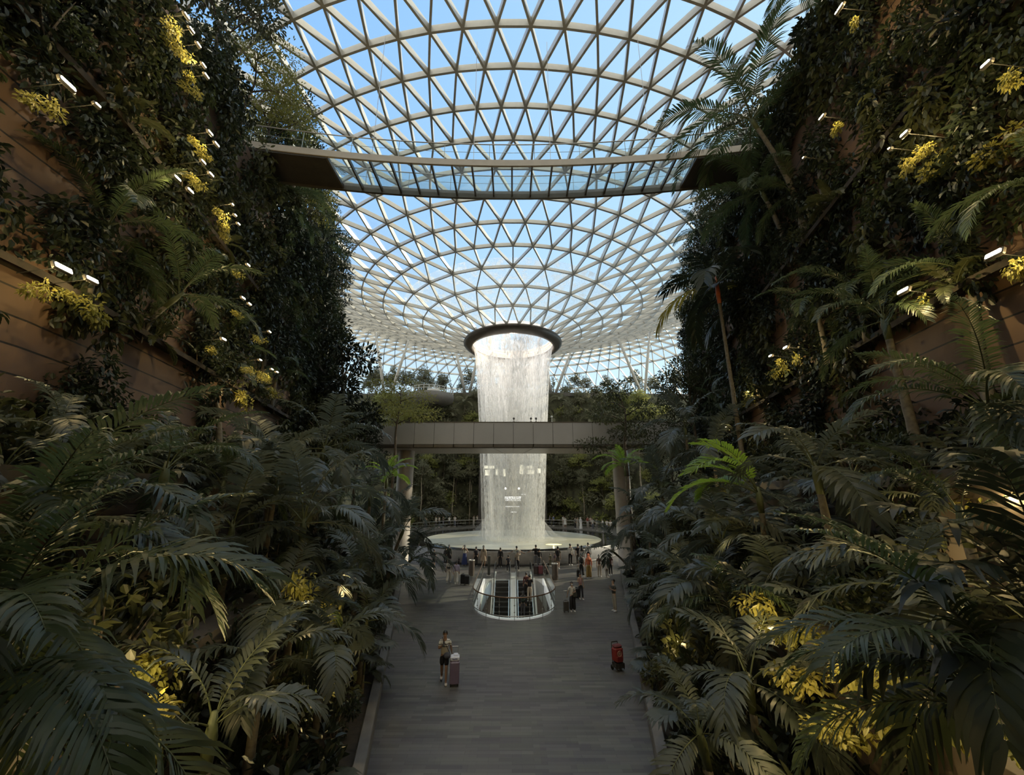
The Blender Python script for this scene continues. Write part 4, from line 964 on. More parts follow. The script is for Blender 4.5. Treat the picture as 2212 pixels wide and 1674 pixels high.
    for k, yy in enumerate((9, 12.2, 15, 17.6, 20, 22.6, 25.4, 28.6, 32, 35)):
        kind = (['fine', 'green', 'fine', 'fine', 'green', 'fine', 'green', 'dense', 'green', 'dense'] if s < 0 else ['green', 'dense', 'green', 'dense', 'green', 'dense', 'green', 'dense', 'green', 'dense'])[k]
        if s > 0 and k in (1, 2, 3): continue
        x = s*(wid(yy)+8.7+(1.0 if s > 0 else 0)); sc = .92 if yy < 16 else 1.05
        o = tree((x, yy, topz-.05), kind, sc, k+int(s), scz=(roof_h(math.hypot(x, yy-50))-topz-.9)/(6.0*sc))
        reg(o, {'fine': 'light feathery tree', 'green': 'bushy green tree', 'dense': 'dark dense tree'}[kind], 'tree', 'on top of the %s wall' % SIDE[s], o.location+Vector((0, 0, 4)))
        if s > 0 and k % 2 == 0 or s < 0 and k in (4, 6):
            o = palm((s*(wid(yy+1)+8.3), yy+1, topz-.05), rr.uniform(1.5, 3.2), 'feather', 10, .9, 700+k, (-s*.5, 0)); reg(o, 'dark green feather palm', 'palm', 'on top of the %s wall' % SIDE[s])
# --- single trees that stand out, crown height and ground height given
def tall_tree(px, py, Y, kind, sc, bz, desc, scz=1.0, ch=.74, seed=0):
    c = aty(px, py, Y); tm, cm = TR[kind][seed % len(TR[kind])]; hh = max(v.co.z for v in tm.vertices)*ch
    t = empty('tree', (c.x, Y, bz), seed*1.7); off = c.z-bz-hh*sc*scz
    a = link('trunk', tm, t); b = link('crown', cm, t)
    for o in (a, b): o.location = (0, 0, max(0, off)); o.scale = (sc, sc, sc*scz)
    if off > .3:
        mb = MB(); mb.tube([(.05, .1, 0), (.12, 0, off*.35), (-.05, .05, off*.7), (0, 0, off+.25)], [.15*sc, .12*sc, .11*sc, .105*sc], 8); o = mb.obj('lower_trunk', M_bark, t, True)
    tag(t, desc, 'tree')
for a in ((640, 640, 27, 'dense', 1.75, 11.0, 'large dark tree at the left wall end below the glass bridge', 1.15, .74, 0), (745, 850, 31, 'dense', 1.75, .5, 'tall dark broadleaf tree just left of the footbridge', 1.25, .7, 1), (690, 960, 28, 'green', 1.2, .5, 'leafy tree tucked behind the left palms', 1.2, .7, 0), (775, 960, 32, 'dense', 1.1, .5, 'smaller dark tree under the left end of the footbridge', 1.1, .7, 0),
    (862, 868, 33, 'fine', 1.25, .5, 'yellow-green feathery tree in front of the footbridge left end', 1.1, .8, 0), (1345, 885, 34, 'flat', 1.45, .5, 'spreading forked tree in front of the footbridge right end', 1.1, .78, 0), (1490, 850, 31, 'green', 1.3, 3.7, 'olive leafy tree at the right end of the footbridge', 1.2, .7, 1), (1450, 1000, 30, 'green', .95, .5, 'low olive tree below the right end of the footbridge', 1.2, .7, 1), (1560, 560, 26, 'dense', 1.2, 11.0, 'dark dense tree on the right wall below the glass bridge', 1.2, .7, 1)):
    tall_tree(*a)
# --- hillside and garden deck beyond the falls
r = random.Random(77)
def hill_r(z): return 20.2+(z-1.2)*.19
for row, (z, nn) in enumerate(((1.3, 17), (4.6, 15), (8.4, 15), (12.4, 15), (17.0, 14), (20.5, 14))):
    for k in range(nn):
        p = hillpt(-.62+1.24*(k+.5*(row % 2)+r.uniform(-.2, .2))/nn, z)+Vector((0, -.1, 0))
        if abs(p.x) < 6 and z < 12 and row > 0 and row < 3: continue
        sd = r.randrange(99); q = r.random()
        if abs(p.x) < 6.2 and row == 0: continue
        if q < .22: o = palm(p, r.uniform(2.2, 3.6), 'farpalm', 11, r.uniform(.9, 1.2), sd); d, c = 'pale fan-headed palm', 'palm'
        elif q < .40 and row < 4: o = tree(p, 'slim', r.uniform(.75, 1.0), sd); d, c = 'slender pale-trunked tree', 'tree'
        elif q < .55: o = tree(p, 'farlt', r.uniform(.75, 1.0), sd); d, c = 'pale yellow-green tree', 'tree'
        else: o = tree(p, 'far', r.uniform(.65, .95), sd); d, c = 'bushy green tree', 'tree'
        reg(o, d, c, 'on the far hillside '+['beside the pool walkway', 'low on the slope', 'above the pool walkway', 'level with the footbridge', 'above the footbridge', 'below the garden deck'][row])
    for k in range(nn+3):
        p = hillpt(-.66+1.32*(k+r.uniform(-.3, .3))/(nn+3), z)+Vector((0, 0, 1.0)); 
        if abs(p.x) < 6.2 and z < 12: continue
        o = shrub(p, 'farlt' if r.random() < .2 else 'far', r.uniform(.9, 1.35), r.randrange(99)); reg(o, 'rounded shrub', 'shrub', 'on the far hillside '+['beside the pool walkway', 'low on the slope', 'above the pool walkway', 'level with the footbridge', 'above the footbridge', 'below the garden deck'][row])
for k in range(52):
    p = hillpt(-.85+1.7*(k+r.uniform(-.3, .3))/52, 25.5); p.y += r.uniform(.9, 5); p.z = 25.58; q = r.random(); sd = r.randrange(99)
    if abs(p.x+14) < 4.5: p.y += 3
    if abs(p.x) < 3.5: continue
    if q < .25: o = palm(p, r.uniform(1.2, 3.0), 'farpalm', 10, .9, sd); d, c = 'small palm', 'palm'
    elif q < .6: o = shrub(p+Vector((0, 0, .9)), 'far', r.uniform(.9, 1.2), sd); d, c = 'rounded shrub', 'shrub'
    else: o = tree(p, 'far', r.uniform(.55, .85), sd); d, c = 'bushy green tree', 'tree'
    reg(o, d, c, 'on the garden deck under the roof')
for px, hgt, sd in ((915, .78, 1), (955, .6, 4), (870, .62, 2)):
    p = aty(px, 838, 76); p.z = 25.58; o = tree(p, 'far', hgt, sd); reg(o, 'taller leafy tree', 'tree', 'on the garden deck under the roof')

# ------------------------------------------------------------------ flood lamps on the planted walls
LE = .17
M_lens = mat('lamp_lens', (1, .95, .85), .3, emit=(1, .86, .62), es=26)
def point(P, e, col=(1, .70, .28), r=.012, parent=None):
    ld = bpy.data.lights.new('lamp_light', 'POINT'); ld.energy = e; ld.color = col; ld.shadow_soft_size = r
    o = bpy.data.objects.new('lamp_light', ld); C.objects.link(o)
    if parent: o.parent = parent
    o.location = P; return o
LAMPS = {-1: [(148,180,1.5,200),(212,226,.6,90),(404,33,.9,150),(415,64,.9,120),(430,96,.8,130),(441,140,.8,130),(447,163,.9,140),(455,286,1,150),(469,311,1,190),(440,349,.9,120),(457,376,1,140),(384,384,1.1,70),(412,411,1.1,70),(503,441,.5,110),(509,464,.6,120),(516,483,.7,150),(537,572,.9,160),(526,643,1.0,90),(540,656,.9,110),(583,716,.8,130),(484,732,1,150),(563,777,.8,130),(588,797,.8,130),(599,803,.8,120),(138,578,1.7,260),(200,603,1.3,200)],
 1: [(1812,18,1.4,420),(2128,137,.8,160),(1774,252,1.0,220),(1952,288,.9,260),(2145,547,1.4,300),(1950,627,1.4,330),(1696,750,1.1,260),(1664,768,.9,200),(1568,922,.6,90),(1920,320,.3,200),(1735,340,.4,50)]}
for s in (-1, 1):
    items = []
    for px, py, size, en in LAMPS[s]:
        p = atwall(px, py, 6.35 if py < 700 else 6.0); items.append((px, py, p, size, en))
    order = sorted(range(len(items)), key=lambda i: (items[i][1], items[i][0]))
    for rank, i in enumerate(order):
        px, py, p, size, en = items[i]
        t = empty('flood_lamp', p, PI/2*(-s))
        L = .17*size; h = .065*size
        mb = MB(); mb.bevbox((0, .04, 0), (L+.05, .07, h+.05), .012, rot=None); _h = mb.obj('housing', M_dsteel, t); _h.rotation_euler = (-.5, 0, 0)
        mb = MB(); mb.bevbox((0, -.004, -.01), (L, .02, h), .006); _h = mb.obj('lens', M_lens, t); _h.rotation_euler = (-.5, 0, 0)
        q = (Matrix.Translation(t.location) @ t.rotation_euler.to_matrix().to_4x4()).inverted() @ Vector((s*(wid(p.y)+7.25), p.y, p.z-.12)); mb = MB(); mb.tube([(0, .07, 0), tuple(q)], .008, 5); mb.obj('bracket', M_black, t)
        n = len(order)
        tag(t, 'glowing white flood lamp on the %s planted wall, %s' % (SIDE[s], 'highest of all' if rank == 0 else 'lowest of all' if rank == n-1 else '%s from the top' % ORD[rank] if rank < 20 else '%s from the bottom' % ORD[n-1-rank]), 'lamp', 'flood lamps on the %s wall' % SIDE[s])
        d = Vector((s*.12, -.22, -.16)); point(p+d, en*LE)
        if en >= 110:  # added clump whose brighter leaf colour helps it look lamplit
            o = shrub(p+Vector((s*.42, .05, -.42)), 'lit', .30*(.8+.014*p.y), i+3, rz=R_.uniform(-.4, .4)); o.scale = (o.scale.x*.8, o.scale.y*R_.uniform(.8, 1.5), o.scale.z*R_.uniform(.6, 1.5)); reg(o, 'lamplit-coloured clump under a flood lamp', 'shrub', 'on the %s wall' % SIDE[s])
# hidden accent lights among the plants
ACC = [(310,1475,3.4,160),(300,1560,2.9,70),(270,1640,2.9,110),(690,1485,1.4,90),(650,1290,1.6,90),(700,1330,1.8,110),(745,1400,1.5,60),(560,1400,1.5,45),(520,870,7.3,110),(590,850,7.2,60),(180,660,7.3,90),(390,500,7.3,45),(655,1075,3.5,60),
       (1648,1335,2.4,160),(1470,1395,1.3,80),(1465,1230,2.2,60),(1720,1390,2.2,60),(1735,1500,2.2,110),(1905,1480,3.2,150),(1830,1425,2.8,70),(2160,1625,3.2,160),(1925,1052,7.0,90),(2170,1110,6.2,130),(1990,1215,5.5,110),(1800,1600,2.2,100),(1560,1060,5,60),(1620,860,7.3,160),(1690,810,7.3,120),(2040,330,7.3,70),(1560,1180,3.4,50),(1890,1590,2.6,60),(2190,280,7.3,60)]
for px, py, u, e in ACC:
    if 2.8 < u < 3.5: u -= .8
    p = atwall(px, py, u); s = -1 if p.x < 0 else 1
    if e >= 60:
        o = shrub(p+Vector((s*.10, .25, 0)), 'lit', .36+.010*p.y, px % 3); o.scale = (o.scale.x, o.scale.y*R_.uniform(.8, 1.4), o.scale.z*R_.uniform(.7, 1.4)); reg(o, 'lamplit-coloured leafy clump', 'shrub', zone(s, u, p.y, p.z))
    point(p+Vector((-s*.30, -.35, .25)), e*LE*1.3, r=.012).name = 'accent_light'

# ------------------------------------------------------------------ people
SKIN = [mat('skin_light', (.42, .27, .19), .55, var=.06), mat('skin_tan', (.30, .17, .105), .55, var=.06), mat('skin_brown', (.13, .07, .045), .55, var=.06)]
HAIR = mat('dark_hair', (.012, .010, .009), .5, var=.3)
def cloth(c):
    nm = 'cloth_%02x%02x%02x' % tuple(int(max(0, min(1, v))*255) for v in c); return mat(nm, c, .85, var=.12, vscale=8)
JOBS = []   # (temporary skin object, name, material, parent)
def skin_job(chains, name, m, parent, levels=1):
    """chains: list of lists of (point, rx, ry); chains share a joint where points coincide"""
    vs = []; idx = {}; es = []; rad = []
    for ch in chains:
        prev = None
        for p, rx, ry in ch:
            k = (round(p[0], 4), round(p[1], 4), round(p[2], 4))
            if k not in idx: idx[k] = len(vs); vs.append(p); rad.append((rx, ry))
            i = idx[k]
            if prev is not None and prev != i: es.append((prev, i))
            prev = i
    me = bpy.data.meshes.new(name); me.from_pydata([tuple(v) for v in vs], es, [])
    o = bpy.data.objects.new('tmp', me); C.objects.link(o)
    md = o.modifiers.new('s', 'SKIN'); md.use_smooth_shade = True; md.branch_smoothing = .4
    for i, sv in enumerate(me.skin_vertices[0].data): sv.radius = rad[i]; sv.use_root = (i == 0)
    sb = o.modifiers.new('b', 'SUBSURF'); sb.levels = levels; sb.render_levels = levels
    JOBS.append((o, name, m, parent))
def flush():
    bpy.context.view_layer.update(); dg = bpy.context.evaluated_depsgraph_get()
    for o, name, m, parent in JOBS:
        me = bpy.data.meshes.new_from_object(o.evaluated_get(dg)); me.materials.clear(); me.materials.append(m); link(name, me, parent)
    for o, *_ in JOBS: d = o.data; bpy.data.objects.remove(o); bpy.data.meshes.remove(d)
    JOBS.clear()
V = Vector
def pose_pts(arms, legs):
    P = dict(pel=V((0, .01, .93)), waist=V((0, .0, 1.06)), chest=V((0, -.005, 1.26)), ub=V((0, .0, 1.38)), neck=V((0, .0, 1.475)), jaw=V((0, -.028, 1.545)), head=V((0, -.005, 1.62)), top=V((0, .0, 1.69)))
    for s, nm in ((-1, 'R'), (1, 'L')):
        sh = V((s*.165, .0, 1.385)); P['sh'+nm] = sh
        e, w_ = arms[0 if s < 0 else 1]; el = sh+V((s*e[0], e[1], e[2])); wr = el+V((s*w_[0], w_[1], w_[2])); P['el'+nm] = el; P['wr'+nm] = wr
        P['dir'+nm] = (wr-el).normalized()
        hp = V((s*.085, .01, .90)); P['hp'+nm] = hp; k, a = legs[0 if s < 0 else 1]
        kn = hp+V((s*k[0], k[1], k[2])); an = kn+V((s*a[0], a[1], a[2])); P['kn'+nm] = kn; P['an'+nm] = an
    return P
ARM = {'down': ((.05, .02, -.27), (.01, -.05, -.24)), 'bent': ((.05, .02, -.26), (-.05, -.20, .07)), 'phone': ((.06, -.02, -.26), (-.13, -.17, .15)), 'up': ((.09, -.17, -.06), (-.05, -.16, .18)), 'out': ((.22, -.05, -.14), (.20, -.06, -.10)), 'hip': ((.13, .05, -.22), (-.12, -.12, -.10)), 'pull': ((.07, .06, -.26), (.05, .06, -.23)), 'hold': ((.05, -.05, -.26), (-.14, -.18, .02))}
LEG = {'st': ((.0, -.01, -.42), (.0, .03, -.39)), 'st2': ((.03, -.01, -.42), (.01, .03, -.39)), 'fw': ((.0, -.14, -.395), (.0, -.06, -.41)), 'bk': ((.0, .05, -.415), (.0, .20, -.345)), 'bend': ((.01, -.10, -.405), (.0, .10, -.385))}
def person(P0, face, H=1.7, arms=('down', 'down'), legs=('st', 'st2'), top=(.5, .5, .5), bottom=(.05, .05, .05), sleeve='short', low='trousers', hair='short', skin=0, fingers=True, shoes=(.6, .6, .6), eyes=False, topmat=None, hat=None, covered=None, wide=1.0, female=False, name='person'):
    t = empty(name, P0, face, H/1.72); sk = SKIN[skin]
    P = pose_pts((ARM[arms[0]], ARM[arms[1]]), (LEG[legs[0]], LEG[legs[1]])); sw = .92 if female else 1.0
    for k in ('shR', 'shL'): P[k].x *= sw
    ch = [[(P['pel'], .13, .10), (P['waist'], .115*sw, .085), (P['chest'], .135*sw, .10), (P['ub'], .10, .075), (P['neck'], .052, .052), (P['jaw'], .060, .062), (P['head'], .076, .088), (P['top'], .060, .070)], [(P['jaw'], .060, .062), (V((0, -.098, 1.585)), .014, .018)]]
    for s, nm in ((-1, 'R'), (1, 'L')):
        sh, el, wr, d = P['sh'+nm], P['el'+nm], P['wr'+nm], P['dir'+nm]
        palm_ = wr+d*.075; ch.append([(P['ub'], .10, .075), (sh, .055, .055), (sh.lerp(el, .5), .046, .046), (el, .038, .038), (el.lerp(wr, .4), .036, .036), (wr, .026, .024), (palm_, .036, .020)])
        if fingers:
            side = d.cross(V((0, 1, 0))); side = V((1, 0, 0)) if side.length < .2 else side.normalized(); nn = side.cross(d)
            for j, ln in enumerate((.072, .082, .076, .058)):
                b = palm_+side*(.027-.018*j)+d*.012; c1 = b+d*ln*.55+nn*.012; c2 = c1+d*ln*.4+nn*.035
                ch.append([(palm_, .036, .020), (b, .010, .010), (c1, .009, .009), (c2, .007, .007)])
            th = wr+d*.035+side*.032*1; ch.append([(wr, .026, .024), (th, .012, .012), (th+side*.022+d*.035+nn*.012, .009, .009)])
        hp, kn, an = P['hp'+nm], P['kn'+nm], P['an'+nm]
        ch.append([(P['pel'], .13, .10), (hp, .088, .09), (hp.lerp(kn, .5), .078, .08), (kn, .055, .058), (kn.lerp(an, .35), .056, .06), (an, .036, .04), (an+V((0, -.06, -.055)), .036, .03), (an+V((s*.01, -.15, -.065)), .034, .022)])
    skin_job(ch, 'body', sk, t)
    # top
    m = topmat or cloth(top); up = .96 if low in ('trousers', 'shorts', 'skirt') else 1.0
    c = [[(V((0, .01, .87 if not female else .93)), .165*wide, .12), (P['waist'], .145*wide*sw, .112), (P['chest'], .160*sw, .122), (V((0, .0, 1.385)), .115, .088), (V((0, .0, 1.44)), .068, .064)]]
    for nm in 'RL':
        sh, el, wr = P['sh'+nm], P['el'+nm], P['wr'+nm]
        a = [(V((0, .0, 1.385)), .115, .088), (sh, .073, .073)]
        if sleeve == 'short': a += [(sh.lerp(el, .45), .068, .068), (sh.lerp(el, .72), .066, .066)]
        elif sleeve == 'long': a += [(sh.lerp(el, .5), .060, .060), (el, .052, .052), (el.lerp(wr, .55), .046, .046), (el.lerp(wr, .95), .040, .040)]
        if sleeve != 'none': c.append(a)
    skin_job(c, 'shirt', m, t)
    # bottom
    mb_ = cloth(bottom)
    if low in ('trousers', 'shorts', 'wide'):
        c = [[(V((0, .01, 1.02)), .140, .108), (P['pel'], .150, .118)]]
        for s, nm in ((-1, 'R'), (1, 'L')):
            hp, kn, an = P['hp'+nm], P['kn'+nm], P['an'+nm]; a = [(P['pel'], .150, .118), (hp, .100, .104)]
            if low == 'shorts': a += [(hp.lerp(kn, .5), .095, .098), (hp.lerp(kn, .88), .092, .094)]
            elif low == 'wide': a += [(hp.lerp(kn, .5), .105, .11), (kn, .105, .11), (kn.lerp(an, .6), .11, .115), (kn.lerp(an, 1.05), .112, .115)]
            else: a += [(hp.lerp(kn, .5), .088, .092), (kn, .070, .074), (kn.lerp(an, .5), .064, .068), (kn.lerp(an, .98), .056, .058)]
            c.append(a)
        skin_job(c, 'trousers' if low != 'shorts' else 'shorts', mb_, t)
    else:
        z0 = {'skirt': .12, 'dress': .52, 'robe': .06}[low]; fl = {'skirt': .27, 'dress': .25, 'robe': .26}[low]; zt = 1.04 if low == 'skirt' else 1.10
        mb = MB(); n = 8; pr = [(.135+(fl-.135)*(i/n)**.9, zt+(z0-zt)*i/n) for i in range(n+1)]
        vs = []; K = 20
        for i, (r0, z) in enumerate(pr):
            for k in range(K): a = 2*PI*k/K; rip = 1+.05*math.sin(a*6)*(i/n); vs.append((r0*math.cos(a)*rip, r0*.8*math.sin(a)*rip, z))
        mb.add(vs, [(i*K+k, i*K+(k+1) % K, (i+1)*K+(k+1) % K, (i+1)*K+k) for i in range(n) for k in range(K)]); mb.obj('skirt' if low == 'skirt' else 'dress' if low == 'dress' else 'robe', mb_, t, True)
    # hair, headscarf or hat
    hm = HAIR if not covered else cloth(covered); mb = MB(); hc = V((0, .008, 1.632))
    mb.ellipsoid(hc, (.092, .112, .104), 16, 10, keep=lambda q: q.z > 1.655 or q.y > .0 or (abs(q.x) > .07 and q.z > 1.6 and q.y > -.04) or bool(covered and q.y > -.06))
    if hair == 'long' and not covered: mb.tube([(0, .055, 1.66), (0, .095, 1.55), (0, .105, 1.42), (0, .11, 1.24)], [.085, .095, .095, .04], 10, ell=.55)
    if hair == 'pony' and not covered: mb.tube([(0, .10, 1.66), (0, .15, 1.58), (0, .14, 1.42)], [.03, .035, .012], 8)
    if covered: mb.tube([(0, .02, 1.60), (0, .02, 1.48), (0, .01, 1.36), (0, .01, 1.28)], [.095, .115, .17, .15], 14, ell=.8)
    mb.obj('headscarf' if covered else 'hair', hm, t, True)
    if hat: mb = MB(); mb.lathe([(.13, 1.665), (.135, 1.675), (.10, 1.69), (.09, 1.76), (.01, 1.785)], 16); mb.obj('hat', cloth(hat), t, True)
    for s, nm in ((-1, 'R'), (1, 'L')):
        an = P['an'+nm]; mb = MB(); mb.ellipsoid(an+V((s*.006, -.065, -.062)), (.052, .135, .04), 12, 8); mb.ellipsoid(an+V((0, .01, -.02)), (.048, .055, .045), 10, 6); mb.obj('shoe', cloth(shoes), t, True)
        if eyes:
            mb = MB(); mb.ellipsoid((s*.034, -.088, 1.622), (.016, .010, .009), 10, 6); mb.obj('eye', mat('eye_dark', (.02, .015, .012), .2, var=.1), t, True)
            mb = MB(); mb.ellipsoid((s*.080, .005, 1.605), (.014, .028, .036), 8, 6); mb.obj('ear', sk, t, True)
    if eyes:
        mb = MB(); mb.ellipsoid((0, -.088, 1.548), (.026, .010, .007), 10, 6); mb.obj('mouth', mat('lips', (.25, .09, .07), .5, var=.1), t, True)
    t['P'] = 1; del t['P']
    return t, P
def world_pt(t, p): return Matrix.Translation(t.location) @ t.rotation_euler.to_matrix().to_4x4() @ Matrix.Diagonal((*t.scale, 1)) @ p

def suitcase(P, rz, w=.42, d=.26, h=.66, col=(.3, .25, .35), label='', handle=.35, topcol=None, group=None):
    t = tag(empty('suitcase', P, rz), label, 'suitcase', group); m = mat('case_%02x%02x%02x' % tuple(int(v*255) for v in col), col, .35, var=.08)
    mb = MB(); mb.bevbox((0, 0, .07+h/2), (w, d, h), .045)
    for k in range(7): mb.bevbox((-w*.36+w*.12*k, -d/2-.004, .07+h/2), (.022, .012, h*.86), .004)
    mb.obj('shell', m, t)
    for sx in (-1, 1):
        for sy in (-1, 1):
            mb = MB(); mb.ellipsoid((sx*w*.38, sy*d*.34, .035), (.018, .035, .035), 10, 8); mb.box((sx*w*.38, sy*d*.34, .075), (.03, .04, .03)); mb.obj('wheel', M_black, t, True)
    if handle:
        mb = MB()
        for sx in (-1, 1): mb.tube([(sx*.10, d*.3, .07+h), (sx*.10, d*.3, .07+h+handle)], .009, 6)
        mb.tube([(-.11, d*.3, .07+h+handle), (.11, d*.3, .07+h+handle)], .016, 6); mb.obj('pull_handle', M_steel, t)
    mb = MB(); mb.tube([(-.07, 0, .07+h), (-.06, 0, .10+h), (.06, 0, .10+h), (.07, 0, .07+h)], .012, 6); mb.obj('grip', M_black, t)
    return t
def backpack(pt, P, col, label, t=None):
    b = tag(empty('backpack', (0, 0, 0)), label, 'backpack'); b.location = world_pt(pt, V((0, .19, 1.22))); b.rotation_euler = pt.rotation_euler; b.scale = pt.scale
    mb = MB(); mb.ellipsoid((0, 0, -.01), (.165, .105, .24), 16, 10); mb.bevbox((0, .075, -.09), (.22, .07, .2), .03); mb.obj('bag', cloth(col), b, True)
    for s in (-1, 1): mb = MB(); mb.tube([(s*.09, -.06, .2), (s*.095, -.17, .23), (s*.10, -.30, .12), (s*.12, -.27, -.08), (s*.12, -.07, -.17)], .018, 6); mb.obj('strap', cloth([c*.7 for c in col]), b, True)
    return b
def ground(px, py): return atz(px, py, 0.0)
def hpx(px, py, n):   # standing height that covers n picture rows from feet at px,py
    p = ground(px, py); lo, hi = .5, 2.4
    for _ in range(30):
        m = (lo+hi)/2
        if py-proj(p+V((0, 0, m)))[1] < n: lo = m
        else: hi = m
    return lo
def put(px, py, hd, label, face=180, cap=1.9, floor=1.0, **kw):
    p = ground(px, py); H = max(floor, min(cap, hpx(px, py, py-hd)))
    if math.hypot(p.x-PX, p.y-52.75) < 13.8: p.y = 52.75-math.sqrt(13.8**2-(p.x-PX)**2)
    t, P = person(p, math.radians(face), H, **kw); tag(t, label, 'person'); return t, P
# facing: 0 = toward the camera, 180 = away toward the falls
# the man walking in front
stripe = bpy.data.materials.new('striped_shirt'); stripe.use_nodes = True; nt = stripe.node_tree; b = nt.nodes['Principled BSDF']; b.inputs['Roughness'].default_value = .85
tc = nd(nt, 'ShaderNodeTexCoord'); sp = nd(nt, 'ShaderNodeSeparateXYZ'); nt.links.new(tc.outputs['Object'], sp.inputs[0])
mr = nd(nt, 'ShaderNodeMapRange'); mr.inputs['From Min'].default_value = .8; mr.inputs['From Max'].default_value = 1.5; nt.links.new(sp.outputs['Z'], mr.inputs['Value'])
cr = nd(nt, 'ShaderNodeValToRGB'); cr.color_ramp.interpolation = 'CONSTANT'; els = cr.color_ramp.elements
els[0].position = 0; els[0].color = (.50, .44, .33, 1); els[1].position = .56; els[1].color = (.025, .022, .022, 1)
for pos, col in ((.60, (.78, .77, .70)), (.665, (.025, .022, .022)), (.705, (.80, .79, .73)), (.84, (.18, .18, .17)), (.875, (.80, .79, .73))): e = els.new(pos); e.color = c4(col)
nt.links.new(mr.outputs[0], cr.inputs['Fac']); nt.links.new(cr.outputs['Color'], b.inputs['Base Color'])
man, MP = put(958, 1474, 1362, 'man in a white tee with black chest bands and black shorts, looking at his phone', 8, arms=('phone', 'pull'), legs=('bk', 'fw'), topmat=stripe, bottom=(.012, .012, .016), low='shorts', shoes=(.62, .55, .47), skin=1, eyes=True, wide=1.04)
ph = tag(empty('phone', world_pt(man, MP['wrR']+MP['dirR']*.10+V((0, -.03, .03)))), 'dark phone held up by the man in black shorts', 'phone'); ph.rotation_euler = (-.5, 0, .2)
mb = MB(); mb.bevbox((0, 0, 0), (.075, .010, .15), .004); mb.obj('phone_body', M_black, ph); mb = MB(); mb.bevbox((0, .006, 0), (.066, .003, .138), .001); mb.obj('screen', mat('phone_screen', (.05, .06, .08), .1, var=.1), ph)
bag = tag(empty('shoulder_bag', world_pt(man, V((.10, -.165, .93)))), 'small dark blue-grey shoulder bag on the hip of the man in front', 'bag')
mb = MB(); mb.ellipsoid((0, 0, 0), (.13, .055, .11), 16, 10); mb.bevbox((0, -.04, -.01), (.17, .04, .12), .015); mb.obj('bag_body', cloth((.075, .08, .105)), bag, True)
mb = MB(); mb.tube([(.10, .02, .05), (.02, .0, .20), (-.08, .02, .36), (-.20, .09, .52), (-.22, .17, .53)], .012, 6); mb.obj('strap', cloth((.02, .02, .03)), bag, True)
cp = ground(981, 1480); cs = suitcase(cp, .12, .34, .40, .72, (.20, .15, .22), 'tall mauve suitcase pulled by the man in black shorts', .38)
pk = tag(empty('parcel', cp+V((0, 0, .79))), 'white wrapped parcel with dark blue marks lying on the mauve suitcase', 'parcel'); pk.rotation_euler = (0, 0, .12)
mb = MB(); mb.bevbox((0, -.03, .075), (.32, .30, .14), .03); mb.bevbox((.03, .0, .16), (.17, .2, .05), .02); mb.obj('wrap', mat('white_wrap', (.74, .75, .86), .5, var=.05), pk)
mb = MB(); mb.tube([(-.09, -.184, .09), (-.03, -.186, .07), (.02, -.186, .085), (.09, -.184, .08)], .012, 6); mb.obj('blue_mark', cloth((.05, .06, .18)), pk)
# red trolley bag by the right kerb
tp = ground(1336, 1448); tr_ = tag(empty('trolley_bag', tp, math.radians(20)), 'red bag on a black wheeled trolley by the right kerb', 'trolley')
M_red = mat('red_fabric', (.19, .016, .014), .6, var=.25)
mb = MB(); mb.bevbox((0, 0, .55), (.40, .28, .50), .06); mb.bevbox((0, -.12, .42), (.30, .10, .24), .04); mb.obj('bag', M_red, tr_)
mb = MB(); mb.bevbox((0, 0, .83), (.34, .24, .10), .04); mb.obj('bag_top', mat('dark_red_fabric', (.12, .02, .02), .7, var=.2), tr_)
mb = MB(); mb.tube([(.09*math.cos(a), -.147, .60+.09*math.sin(a)) for a in [k*.42 for k in range(16)]], .014, 6); mb.ellipsoid((0, -.145, .60), (.06, .008, .06), 14, 6); mb.obj('pale_emblem', mat('emblem', (.42, .22, .16), .6, var=.1), tr_)
mb = MB()
for sx in (-1, 1): mb.tube([(sx*.15, .13, .06), (sx*.15, .15, .6), (sx*.13, .17, .92)], .014, 6); mb.tube([(sx*.15, .13, .12), (sx*.15, -.2, .10)], .016, 6)
mb.tube([(-.13, .17, .92), (.13, .17, .92)], .02, 6); mb.box((0, -.02, .2), (.36, .3, .16)); mb.obj('frame', M_dsteel, tr_)
for sx in (-1, 1): mb = MB(); mb.lathe([(.02, -.02), (.085, -.02), (.09, 0), (.085, .02), (.02, .02)], 18); w_ = mb.obj('wheel', M_black, tr_, True); w_.rotation_euler = (0, PI/2, 0); w_.location = (sx*.18, .13, .09)
# black planter box at the right kerb, near
bp_ = atz(1452, 1640, .02); x = max(bp_.x, wid(bp_.y)+.65); pb = tag(empty('planter_box', (x, bp_.y, .5)), 'black square planter box standing just inside the right kerb, nearest the camera', 'planter')
mb = MB(); mb.bevbox((0, 0, .28), (.55, .7, .60), .02); mb.obj('box', M_black, pb); mb = MB(); mb.box((0, 0, .585), (.48, .62, .02)); mb.obj('soil', M_soil, pb)

